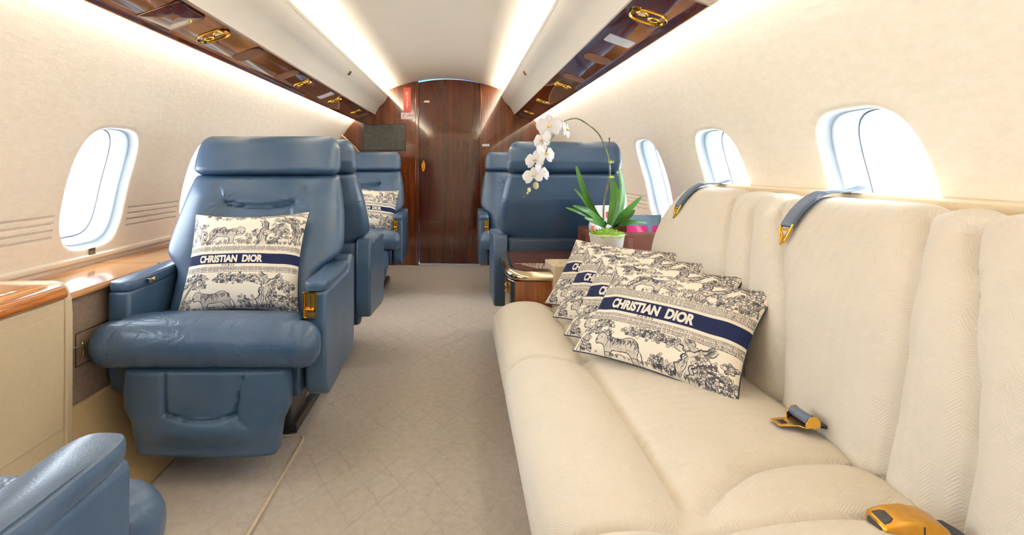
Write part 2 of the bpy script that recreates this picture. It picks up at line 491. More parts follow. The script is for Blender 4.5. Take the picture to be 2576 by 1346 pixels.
# far bulkhead: two wood panels, door posts, sliding door
mb = MB(); mb.box(-1.25, -.287, YF, YF+.05, 0, 1.86); struct(mb.build('wall_front', M['part_wood'], smooth=False))
mb = MB(); mb.box(.356, 1.25, YF, YF+.05, 0, 1.86); struct(mb.build('wall_front', M['part_wood'], smooth=False))
mb = MB(); mb.box(-.292, -.258, YF-.022, YF+.06, 0, cz(-.277)-.004); struct(mb.build('trim_14', M['part_wood'], bevel=.006))
def arch(x0, x1, gap, z0, n=16):
    return [(x0, z0), (x1, z0)]+[(x1+(x0-x1)*k/n, cz(x1+(x0-x1)*k/n)-gap) for k in range(n+1)]
def door():
    mb = MB()
    P = [(-.262, .445), (.356, .445)]+[(.356+(-.618)*k/16, cz(.356-.618*k/16)-(.001+.013*(k/16)**1.5)) for k in range(17)]
    mb.prism(P, 1, YF+.012, YF+.045)
    d = struct(mb.build('door_1', M['door_wood'], smooth=False))
    mb = MB(); mb.prism([(-.246, .014), (.356, .010), (.356, .4435), (-.250, .4435)], 1, YF+.012, YF+.045)
    mb.build('lower_panel', M['door_wood'], d, smooth=False)
    mb = MB(); c = (-.2135, YF+.010, .983)
    mb.loft([[(c[0]+rx*math.cos(a), c[1]-dy, c[2]+rz*math.sin(a)) for a in [2*PI*k/28 for k in range(28)]] for rx, rz, dy in ((.020, .056, -.006), (.020, .056, .004), (.017, .052, .007), (.014, .048, .004), (.012, .045, -.001))])
    h = mb.build('door_handle', M['gold'], d); h['label'] = 'oval gold recessed door pull'
    mb = MB(); mb.prism([(-.212, 1.615), (-.148, 1.615), (-.156, 1.634), (-.198, 1.634)], 1, YF+.009, YF+.013)
    mb.build('door_placard', M['print_white'], d, smooth=False)
door()
mb = MB(); mb.box(.352, .368, YF-.006, YF+.05, 0, cz(.36)-.003); struct(mb.build('trim_15', M['part_wood'], bevel=.003))
# curved beige trim and dark cheek where the left ledge meets the bulkhead
for sg, n in ((-1, 16), (1, 17)):
    arcp = spline([(1.012, 1.286, 0), (.960, 1.243, 0), (.905, 1.193, 0), (.855, 1.140, 0), (.812, 1.08, 0), (.785, 1.0, 0), (.775, .86, 0)], 6)
    mb = MB(); mb.prism([(sg*p.x, p.y) for p in arcp]+[(sg*.775, .62), (sg*1.2, .62), (sg*1.2, .9), (sg*1.10, 1.2)], 1, YF-.05, YF+.01)
    struct(mb.build('trim_%d' % n, M['mocha'], smooth=False))
    mb = MB(); mb.tube([(sg*p.x, YF-.05, p.y) for p in arcp], .007, 8)
    struct(mb.build('trim_%d' % (n+2), M['console'], angle=60))

# ------------------------------------------------------------------ soft slabs (upholstery)
def slab(z0, z1, w, yf, yb, disp=None, xc=lambda z: 0, nz=40, nx=41, n=5.0, capr=.03, cr=.03, sideround=.03):
    """upholstered panel standing in x/z; w(z) half width, yf / yb front and back y of z.
    disp(x, z) moves the front skin (+ into the panel). Returns loops for MB.loft (bottom to top)."""
    loops = []
    H = z1-z0
    zs = []
    K = 7
    for k in range(K+1): zs.append((z0+capr*(1-math.cos(PI/2*k/K)), math.sin(PI/2*k/K)))
    for k in range(1, nz): zs.append((z0+capr+(H-2*capr)*k/nz, 1.0))
    for k in range(K+1): zs.append((z1-capr*(1-math.sin(PI/2*k/K)) if False else z1-capr+capr*math.sin(PI/2*k/K), math.cos(PI/2*k/K)))
    for z, e in zs:
        W = w(z); f, b = yf(z), yb(z); m = (f+b)/2
        if e < 1: W -= cr*(1-e)
        th = (b-f)/2*max(e, .02)
        fr, bk = [], []
        for k in range(nx):
            s = -1+2*k/(nx-1); t = s*(1-.18*(1-abs(s))**2) if False else math.sin(s*PI/2)*.45+s*.55
            r = max(0.0, 1-abs(t)**n)**(1/n)
            x = xc(z)+W*t
            y = m-th*r
            if disp and e > .25: y += disp(x, z)*r*e
            fr.append((x, y, z))
        for k in range(1, 18):
            s = 1-2*k/18; t = math.sin(s*PI/2)*.6+s*.4
            r = max(0.0, 1-abs(t)**n)**(1/n)
            bk.append((xc(z)+W*t, m+th*r, z))
        loops.append(fr+bk)
    return loops

GROUP_SEATS = 'blue leather cabin armchairs'
def make_seat(aisle, label):
    """seat faces -y, origin on the floor under the front face of its arms; aisle = +1 / -1 local side"""
    r = thing('cabin_armchair', label, 'armchair', group=GROUP_SEATS)
    L = M['leather']
    # pedestal
    mb = MB()
    mb.loft([[(sx*sc, y, z) for sx, y in ((-1, .08+o), (1, .08+o), (1, .44), (-1, .44))] for z, sc, o in ((0.0, .152, .18), (.03, .155, .18), (.15, .18, .10), (.26, .225, .0))])
    mb.build('pedestal', M['black'], r, bevel=.01)
    for s in (-1, 1):
        mb = MB(); mb.loft([[(s*(.164+dx), y, z) for dx, y, z in ((-.02, .27, .004), (.01, .27, .004), (.01, .60, .004), (-.02, .60, .004))],
                            [(s*(.164+dx), y, z) for dx, y, z in ((-.02, .255, .04), (.012, .255, .04), (.012, .62, .04), (-.02, .62, .04))]])
        mb.build('floor_rail', M['black'], r, bevel=.004)
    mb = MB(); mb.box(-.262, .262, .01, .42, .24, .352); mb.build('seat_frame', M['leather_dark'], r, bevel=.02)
    # arms
    for s in (-1, 1):
        mb = MB()
        side = [(.0, .58), (.0, .32), (.012, .265), (.04, .238), (.09, .236), (.44, .262), (.458, .285), (.462, .34), (.462, .60), (.45, .632), (.40, .632), (.372, .612), (.36, .586)]
        side = [(a, b) for a, b in side]
        mb.prism(side, 0, s*.276, s*.347)
        mb.build('armrest', L, r, bevel=.012, seg=3)
        mb = MB()
        P = []
        for k in range(40):
            a = 2*PI*k/40; c, q = math.cos(a), math.sin(a)
            P.append((.0395*math.copysign(abs(c)**.6, c), .186*math.copysign(abs(q)**.22, q)))
        loops = []
        for zz, sc in ((.582, .93), (.588, .985), (.597, 1.0), (.604, .985), (.609, .93), (.611, .80)):
            loops.append([(s*.3105+x*sc, .180+y-math.copysign((1-sc)*.03, y), zz+.012*max(0, (y-.02)/.186)) for x, y in P])
        mb.loft(loops); mb.build('arm_pad', L, r)
    # gold control plate on the aisle arm front
    cx, pz = aisle*.295, .536
    mb = MB()
    def rr(hw, hz, y, rad=.004):
        out = []
        for (sx, sz, a0) in ((1, 1, 0), (-1, 1, 90), (-1, -1, 180), (1, -1, 270)):
            for q in range(5):
                a = math.radians(a0+q*22.5); out.append((cx+sx*(hw-rad)+rad*math.cos(a), y, pz+sz*(hz-rad)+rad*math.sin(a)))
        return out
    mb.loft([rr(.0215, .0435, .004), rr(.0215, .0435, -.003), rr(.0205, .0425, -.0045), rr(.0175, .0395, -.0045), rr(.0165, .0385, -.003), rr(.0165, .0385, .0005)], True, True)
    cp = mb.build('control_plate', M['gold'], r, angle=40); cp['label'] = 'gold recline control plate with slotted lever'
    mb = MB(); mb.box(cx-.011, cx+.0155, -.0012, .003, pz-.012, pz+.036); mb.build('slide_face', M['gold_satin'], cp, smooth=False)
    mb = MB(); mb.box(cx+.0002, cx+.0042, -.0020, .002, pz-.008, pz+.029); mb.build('slot', M['dark'], cp, smooth=False)
    mb = MB(); mb.loft([[(cx+x, -.014+a, pz-.016+z) for a, z in ((0, 0), (0, .006), (.012, .010), (.014, -.004))] for x in (-.0145, -.004, 0, .004, .0145)])
    mb.build('lever', M['gold'], cp, bevel=.001)
    mb = MB(); mb.box(cx-.010, cx+.0150, -.0012, .003, pz-.034, pz-.022); mb.build('lower_window', M['gold_satin'], cp, smooth=False)
    # small latch on the inner top of the window arm
    mb = MB(); mb.box(-aisle*.262-.004, -aisle*.262+.004, .085, .125, .588, .604); lt = mb.build('latch_plate', M['pewter'], r, bevel=.0015)
    mb = MB(); mb.lathe([(.006, -.004), (.006, .004), (.004, .006)], 12, (0, 0, 0)); kn = mb.build('latch_button', M['gold'], lt, loc=(-aisle*.258, .105, .599))
    kn.rotation_euler = (0, aisle*PI/2, 0)
    # seat cushion with the T shaped front roll
    main = cspline([(-.132, .432, 0), (-.118, .474, 0), (-.085, .500, 0), (-.03, .510, 0), (.06, .498, 0), (.18, .472, 0), (.34, .455, 0), (.43, .445, 0), (.44, .40, 0), (.41, .362, 0), (.2, .358, 0), (.02, .360, 0), (-.06, .364, 0), (-.112, .384, 0)], 3)
    outr = cspline([(-.132, .432, 0), (-.118, .474, 0), (-.092, .497, 0), (-.062, .504, 0), (-.042, .500, 0), (-.026, .490, 0), (-.017, .475, 0), (-.013, .452, 0), (-.013, .43, 0), (-.014, .404, 0), (-.022, .382, 0), (-.04, .370, 0), (-.075, .366, 0), (-.112, .384, 0)], 3)
    cy, czz = -.072, .435
    loops = []
    R = .345
    half = []
    for k in range(9):
        a = PI/2*k/8; half.append((R-.06*(1-math.sin(a)), 'o', max(.05, math.cos(a)**.8)))
    half = half[::-1]
    seq = [(-x, t, e) for x, t, e in half]+[(-.272, 'o', 1), (-.264, 'm', .985)]
    seq += [(-.264+.528*k/24, 'm', 1) for k in range(1, 24)]
    seq += [(.264, 'm', .985), (.272, 'o', 1)]+[(x, t, e) for x, t, e in half[::-1]]
    for x, t, e in seq:
        src = main if t == 'm' else outr
        lp = []
        for p in src:
            y, z = cy+(p.x-cy)*e, czz+(p.y-czz)*e
            if t == 'm' and p.y > .44: z += .006*(1-(x/.27)**2)
            lp.append((x, y, z))
        loops.append(lp)
    mb = MB(); mb.loft(loops); mb.build('seat_cushion', M['leather_seat'], r, angle=60)
    # leg rest
    ins = [(-.118, .372), (-.112, .235), (-.06, .222), (0, .218), (.06, .222), (.095, .235), (.128, .372)]
    insF = [(-.150, .200), (-.112, .235)]; insG = [(.135, .200), (.095, .235)]
    def ld(x, z):
        d = segdist(x, z, ins)
        g = .011*math.exp(-(d/.006)**2)
        g += .005*math.exp(-(segdist(x, z, insF)/.006)**2)+.005*math.exp(-(segdist(x, z, insG)/.006)**2)
        inside = (-.115 < x < .11 and z > .228)
        puff = -.010*(1-(x/.26)**2)
        low = -.020*math.exp(-((z-.185)/.035)**2)*math.exp(-(x/.16)**4)
        return g+puff+low+(.006 if inside else 0)
    lw = lambda z: interp(z, [(.10, .212), (.16, .222), (.20, .228), (.245, .250), (.30, .252), (.372, .246)])
    mb = MB(); mb.loft(slab(.092, .374, lw, lambda z: -.098+.03*(.37-z), lambda z: .02, ld, nz=56, nx=81, n=6, capr=.022, cr=.015))
    mb.build('leg_rest', L, r, angle=60)
    for s in (-1, 1):
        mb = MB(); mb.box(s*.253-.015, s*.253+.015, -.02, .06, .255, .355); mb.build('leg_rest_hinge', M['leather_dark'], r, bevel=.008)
    # backrest
    yk = [(-.165, .888), (-.130, .838), (-.07, .826), (0, .822), (.07, .826), (.130, .838), (.165, .888)]
    vl, vr = [(-.130, .838), (-.118, .50)], [(.130, .838), (.118, .50)]
    def bd(x, z):
        g = .012*math.exp(-(segdist(x, z, yk[1:6])/.010)**2)+.008*math.exp(-(segdist(x, z, yk[:2])/.012)**2)+.008*math.exp(-(segdist(x, z, yk[5:])/.012)**2)
        g += .007*math.exp(-(segdist(x, z, vl)/.0035)**2)+.007*math.exp(-(segdist(x, z, vr)/.0035)**2)
        yz = .838-.016*(1-(x/.13)**2)
        roll = -.016*math.exp(-((z-.885)/.045)**2)*math.exp(-(x/.2)**4)
        cen = .010 if (abs(x) < .124 and z < yz-.004) else 0
        side = -.012*math.exp(-((abs(x)-.21)/.06)**2)*(1 if z < .86 else math.exp(-((z-.86)/.05)**2))
        # fan of small pleats at the yoke corners
        for sx in (-1, 1):
            dx, dz = x-sx*.133, z-.836; q = math.hypot(dx, dz)
            if q < .08: g += .003*math.sin(math.atan2(dz, dx)*11)*math.exp(-((q-.03)/.025)**2)
        return g+roll+cen+side
    bw = lambda z: sinterp(z, [(.40, .258), (.60, .260), (.622, .285), (.645, .316), (.67, .324), (.72, .321), (.80, .312), (.88, .297), (.945, .280)])
    byf = lambda z: .235+.52*(z-.60)
    byb = lambda z: sinterp(z, [(.40, .36), (.60, .43), (.80, .545), (.945, .575)])
    mb = MB(); mb.loft(slab(.44, .945, bw, byf, byb, bd, nz=80, nx=101, n=5, capr=.02, cr=.012))
    mb.build('backrest', L, r, angle=60)
    # seam across the rear shell
    mb = MB(); zz = .815
    P = [(bw(zz)*math.sin(a)*1.0, (byf(zz)+byb(zz))/2+(byb(zz)-byf(zz))/2*abs(math.cos(a))**.4+.0008, zz) for a in [-1.5+3.0*k/40 for k in range(41)]]
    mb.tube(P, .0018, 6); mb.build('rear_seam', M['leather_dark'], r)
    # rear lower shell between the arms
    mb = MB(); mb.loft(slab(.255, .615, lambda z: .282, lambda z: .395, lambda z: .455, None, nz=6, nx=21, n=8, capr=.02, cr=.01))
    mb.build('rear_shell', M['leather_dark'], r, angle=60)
    # headrest
    hw = lambda z: sinterp(z, [(.945, .276), (.96, .286), (1.0, .287), (1.05, .280), (1.098, .262)])
    hyf = lambda z: .395+.40*(z-.945)
    hyb = lambda z: sinterp(z, [(.945, .565), (1.0, .585), (1.098, .575)])
    def hd(x, z): return -.010*(1-(x/.29)**2)
    mb = MB(); mb.loft(slab(.938, 1.100, hw, hyf, hyb, hd, nz=24, nx=61, n=5, capr=.034, cr=.022))
    mb.build('headrest', L, r, angle=60)
    return r

SR = make_seat(1, 'front left blue leather armchair facing us with a square toile pillow on its seat')
SR.location = (-.610, 1.76, 0)
s3 = copy_tree(SR); s3.location = (-.622, 4.15, 0)
s3['label'] = 'far left blue leather armchair in front of the dark monitor, a pillow leaning in it'
s4 = copy_tree(SR); s4.location = (.676, 3.28, 0); s4.rotation_euler = (0, 0, PI)
s4['label'] = 'blue leather armchair seen from behind, beyond the white orchid and the side table'
SLt = make_seat(-1, 'blue leather armchair back to back with the front left armchair, seen from behind')
SLt.location = (-.610, 3.08, 0); SLt.rotation_euler = (0, 0, PI)
s5 = copy_tree(SLt); s5.location = (.645, 4.15, 0); s5.rotation_euler = (0, 0, 0)
s5['label'] = 'far right blue leather armchair facing us, mostly hidden behind the nearer chair back'
s6 = copy_tree(SLt); s6.location = (-.632, .76, 0); s6.rotation_euler = (0, 0, PI)
s6['label'] = 'nearest blue leather armchair at the bottom left corner, only armrest and seat edge in view'

# ------------------------------------------------------------------ sofa
sofa = thing('sofa', 'long cream herringbone fabric sofa along the right wall under the windows', 'sofa', (0, 0, 0))
SY0, SY1 = .25, 2.235
def sheet(prof, ys, disp, name, endr=.05, uvs=1.0, nsp=6):
    """upholstery swept along y: prof closed (x,z) list (front skin first), normals from the profile"""
    P = prof; n = len(P); N = []
    for i in range(n):
        a, b = P[i-1], P[(i+1) % n]; tx, tz = b[0]-a[0], b[1]-a[1]; L = math.hypot(tx, tz) or 1
        N.append((tz/L, -tx/L))
    arc = [0]
    for i in range(1, n): arc.append(arc[-1]+math.hypot(P[i][0]-P[i-1][0], P[i][1]-P[i-1][1]))
    cx = sum(p[0] for p in P)/n; czz = sum(p[1] for p in P)/n
    loops = []; uv = []
    for y in ys:
        e = 1.0
        ins = 0.0
        for end in (ys[0], ys[-1]):
            d = abs(y-end)
            if d < endr: ins = endr*(1-math.sqrt(max(0, 1-(1-d/endr)**2)))
        lp = []
        for i in range(n):
            d = disp(P[i][0], P[i][1], y) if disp else 0
            lp.append((P[i][0]+N[i][0]*(d-ins), y, P[i][1]+N[i][1]*(d-ins)))
        loops.append(lp)
    mb = MB(); mb.loft(loops); o = mb.build(name, M['sofa'], sofa, angle=70)
    ul = o.data.uv_layers.new(name='UVMap'); nv = len(loops[0])
    for poly in o.data.polygons:
        for li in poly.loop_indices:
            vi = o.data.loops[li].vertex_index; i, j = divmod(vi, nv)
            ul.data[li].uv = (ys[i], arc[j])
    return o
def ysamples(a, b, n, endr=.06):
    ys = [a+endr*(1-math.cos(PI/2*k/8)) for k in range(8)]
    ys += [a+endr+(b-a-2*endr)*k/n for k in range(n+1)]
    ys += [b-endr*(1-math.cos(PI/2*k/8)) for k in range(7, -1, -1)]
    return ys
# seat: profile runs crease -> front -> under -> back
sp = spline([(.925, .40, 0), (.905, .425, 0), (.86, .438, 0), (.76, .446, 0), (.64, .442, 0), (.52, .434, 0), (.44, .444, 0), (.37, .440, 0), (.318, .418, 0), (.290, .380, 0), (.286, .335, 0), (.298, .28, 0), (.32, .20, 0), (.345, .10, 0), (.36, .03, 0)], 7)
prof = [(p.x, p.y) for p in sp]+[(.38, .015), (.7, .015), (.93, .015), (.935, .2), (.93, .38)]
seams = [ [(.52, 2.2), (.52, 1.60), (.50, 1.56), (.40, 1.585), (.30, 1.60)],
          [(.52, 1.56), (.52, .92), (.50, .86), (.40, .845), (.30, .845)],
          [(.545, .885), (.60, .93), (.675, .975), (.78, 1.005), (.90, 1.03)],
          [(.30, .842), (.90, .842)] ]
def seat_disp(x, z, y):
    if z < .05 or (x > .92 and z < .40): return 0
    xx = x if z > .39 else x-(.39-z)*.3
    d = 0
    for s in seams:
        q = segdist(xx, y, s); d -= .012*math.exp(-(q/.006)**2)+.009*math.exp(-(q/.03)**2)
    if z > .39: d += .006*math.sin(y*9+x*7)*math.sin(x*14)*.5
    if .54 < x < .9 and z > .4:   # puff between crease and roll
        d += .010*math.sin((x-.54)/.36*PI)
    return d
sheet(prof[::1], ysamples(SY0, SY1, 400), seat_disp, 'seat_cushion', .05)
bp = spline([(.890, .415, 0), (.893, .50, 0), (.898, .60, 0), (.908, .68, 0), (.928, .74, 0), (.958, .80, 0), (.992, .850, 0), (1.030, .886, 0), (1.065, .899, 0), (1.10, .899, 0), (1.125, .888, 0)], 7)
bprof = [(p.x, p.y) for p in bp]+[(1.130, .86), (1.13, .70), (1.13, .42), (1.0, .405), (.91, .405)]
bprof = bprof[::-1]
bse = [ [(2.17, .42), (2.165, .62), (2.17, .80), (2.18, .90)],
        [(1.60, .42), (1.60, .55), (1.625, .68), (1.69, .80), (1.76, .87), (1.79, .89)],
        [(1.47, .42), (1.47, .60), (1.49, .68), (1.56, .80), (1.63, .86)],
        [(1.295, .42), (1.29, .58), (1.31, .68), (1.40, .80), (1.49, .86), (1.51, .88)],
        [(.985, .42), (.955, .55), (.945, .66), (.975, .78), (1.02, .86), (1.05, .89)],
        [(.835, .42), (.815, .55), (.82, .66), (.865, .78), (.92, .86), (.94, .88)] ]
def back_disp(x, z, y):
    if x > 1.12 or z < .41: return 0
    d = 0
    for k, s in enumerate(bse):
        q = segdist(y, z, s); f = 1.0 if k else .5
        d -= f*(.014*math.exp(-(q/.006)**2)+.016*math.exp(-(q/.030)**2))
    d += .006*math.sin(y*6.3+1)*math.sin((z-.4)*6)
    return d
sheet(bprof, ysamples(SY0, SY1-.01, 420), back_disp, 'backrest', .07)
# tan rail behind the sofa back, against the wall
mb = MB(); pr = [(1.134, .885), (1.134, .905), (1.14, .910), (wx(.91)-.002, .910), (wx(.885)-.002, .885)]
mb.loft([[(a, y, b) for a, b in pr] for y in (SY0-.4, 2.14)])
struct(mb.build('trim_18', M['console'], angle=30))

# straps hanging over the sofa back
def belt_strap(y, w, label, end):
    r = thing('seat_belt', label, 'seat belt', (0, 0, 0), 0, 'belts hanging over the sofa back')
    pth = [(1.155, .922), (1.12, .912), (1.08, .910), (1.045, .902), (1.01, .879), (.985, .852), (.967, .825)]
    pth = [(a, b) for a, b in pth]
    P = spline([(a, b, 0) for a, b in pth], 5)
    lo = []
    for i, p in enumerate(P):
        t = P[min(i+1, len(P)-1)]-P[max(i-1, 0)]; t.normalize(); nx, nz = t.y, -t.x
        if nz < 0: nx, nz = -nx, -nz
        yy = y-.012*(i/len(P)); hw = w/2*(1 if i > 16 else .8)
        th = .0035 if i < 14 else .009
        lo.append([(p.x+nx*h*1.0-.002, yy+s*hw, p.y+nz*h) for s, h in ((-1, .001), (-1, th), (-.8, th+.002), (.8, th+.002), (1, th), (1, .001))])
    mb = MB(); mb.loft(lo); mb.build('strap', M['strap'], r, bevel=0, angle=40)
    e = P[-1]
    mb = MB()
    yy = y-.012
    mb.tube([(e.x-.004, yy-.021, e.y+.010), (e.x-.012, yy-.020, e.y-.008), (e.x-.016, yy-.010, e.y-.030), (e.x-.022, yy, e.y-.040), (e.x-.016, yy+.010, e.y-.030), (e.x-.012, yy+.020, e.y-.008), (e.x-.004, yy+.021, e.y+.010)], .0032, 8)
    mb.tube([(e.x-.012, yy-.019, e.y-.006), (e.x-.013, yy-.007, e.y-.018), (e.x-.019, yy, e.y-.030), (e.x-.013, yy+.007, e.y-.018), (e.x-.012, yy+.019, e.y-.006)], .0024, 8)
    mb.tube([(e.x-.010, yy-.020, e.y-.004), (e.x-.010, yy+.020, e.y-.004)], .003, 8)
    h = mb.build('hook', M['gold'], r, angle=60); h['label'] = 'gold wire hook'
    mb = MB(); mb.box(1.10, 1.150, y+.016, y+.05, .908, .913); mb.build('anchor_plate', M['pewter'], r, bevel=.002)
belt_strap(2.06, .040, 'slate blue seat belt strap with gold hook over the far end of the sofa back', 0)
belt_strap(1.375, .044, 'slate blue seat belt strap with gold hook over the sofa back below the large window', 0)

# belt tongue at the seat crease
t = thing('belt_tongue', 'gold seat belt tongue with slate blue roller at the sofa seat crease', 'seat belt buckle', (.850, 1.125, .455), math.radians(4)); t.scale = (.82, .82, .82)
mb = MB()
def plate_with_slot():
    o = [(-.068, -.020), (-.022, -.024), (-.016, -.034), (.022, -.034), (.022, .034), (-.016, .034), (-.022, .024), (-.068, .020)]
    mb.prism(o, 2, .004, .007)
plate_with_slot(); mb.build('tongue_plate', M['gold'], t, bevel=.001)
mb = MB(); mb.box(-.057, -.040, -.010, .010, .0068, .0075); mb.build('slot', M['dark'], t, smooth=False)
for s in (-1, 1):
    mb = MB(); mb.prism([(-.014, .004), (.024, .004), (.024, .020), (.012, .032), (-.004, .030), (-.014, .014)], 1, s*.034, s*.0365)
    mb.build('cheek', M['gold'], t, bevel=.0008)
mb = MB(); lo = []
for s in (-.033, .033):
    lo.append([(.004+.014*math.cos(a), s, .019+.012*math.sin(a)) for a in [2*PI*k/20 for k in range(20)]])
mb.loft(lo); mb.build('roller', M['strap'], t)
mb = MB(); mb.loft([[(.016, s*.030, .004+h), (.05, s*.030, .002+h), (.08, s*.028, -.008+h)] for s, h in ((-1, 0), (1, 0), (1, .004), (-1, .004))], closed=False)
mb.build('webbing', M['navy_web'], t)

# large gold buckle at the near end
b = thing('belt_buckle', 'large gold lift lever belt buckle with navy webbing at the near end of the sofa', 'seat belt buckle', (.812, .808, .446), math.radians(-6)); b.scale = (.80, .80, .80)
mb = MB()
lo = []
for x, w, z0, z1 in ((-.058, .026, .000, .016), (-.054, .029, -.004, .022), (-.03, .031, -.005, .030), (0, .032, -.006, .034), (.03, .031, -.006, .030), (.05, .029, -.005, .020), (.057, .025, -.003, .012)):
    lo.append([(x, s*w, z) for s, z in ((-1, z0), (-1.0, z1-.006), (-.86, z1), (.86, z1), (1.0, z1-.006), (1, z0))])
mb.loft(lo); mb.build('buckle_body', M['gold_satin'], b, bevel=.003, angle=50)
mb = MB(); mb.loft([[(x, s*w-.003, z) for s, z in ((-1, .003), (-1, z1), (1, z1), (1, .003))] for x, z1, w in ((-.0605, .0125, .020), (-.052, .0232, .020), (-.042, .0278, .018), (-.034, .0300, .012))]); mb.build('release_insert', M['black'], b, bevel=.002)
mb = MB(); mb.box(.006, .0072, -.0333, .0333, -.003, .027); mb.build('lever_joint', M['dark'], b, smooth=False)
mb = MB(); mb.loft([[(x, s*.026, z) for s in (-1, 1)]+[(x, s*.026, z+.005) for s in (1, -1)] for x, z in ((.05, .004), (.075, .002), (.10, -.012), (.125, -.030))])
mb.build('webbing', M['navy_web'], b)

# ------------------------------------------------------------------ lettering
def text_bm(s, bold=0.0, cond=1.0, spacing=1.0, cuts=0):
    cu = bpy.data.curves.new('lettering', 'FONT'); cu.body = s; cu.size = 1; cu.offset = bold
    cu.space_character = spacing; cu.fill_mode = 'FRONT'; cu.resolution_u = 5
    ob = bpy.data.objects.new('lettering', cu); COL.objects.link(ob)
    dg = bpy.context.evaluated_depsgraph_get(); dg.update()
    me = bpy.data.meshes.new_from_object(ob.evaluated_get(dg))
    bpy.data.objects.remove(ob); bpy.data.curves.remove(cu)
    bm = bmesh.new(); bm.from_mesh(me); bpy.data.meshes.remove(me)
    bmesh.ops.triangulate(bm, faces=bm.faces)
    for v in bm.verts: v.co.x *= cond
    x0 = min(v.co.x for v in bm.verts); x1 = max(v.co.x for v in bm.verts)
    y0 = min(v.co.y for v in bm.verts); y1 = max(v.co.y for v in bm.verts)
    for v in bm.verts: v.co.x = (v.co.x-x0)/(y1-y0); v.co.y = (v.co.y-y0)/(y1-y0)
    w = (x1-x0)/(y1-y0)
    if cuts:
        k = 1
        while k*.2 < w:
            bmesh.ops.bisect_plane(bm, geom=bm.verts[:]+bm.edges[:]+bm.faces[:], plane_co=(k*.2, 0, 0), plane_no=(1, 0, 0)); k += 1
        for q in (.25, .5, .75):
            bmesh.ops.bisect_plane(bm, geom=bm.verts[:]+bm.edges[:]+bm.faces[:], plane_co=(0, q, 0), plane_no=(0, 1, 0))
    return bm, w
def bm_arrays(bm):
    bm.verts.ensure_lookup_table(); bm.verts.index_update()
    return [tuple(v.co) for v in bm.verts], [tuple(v.index for v in f.verts) for f in bm.faces]

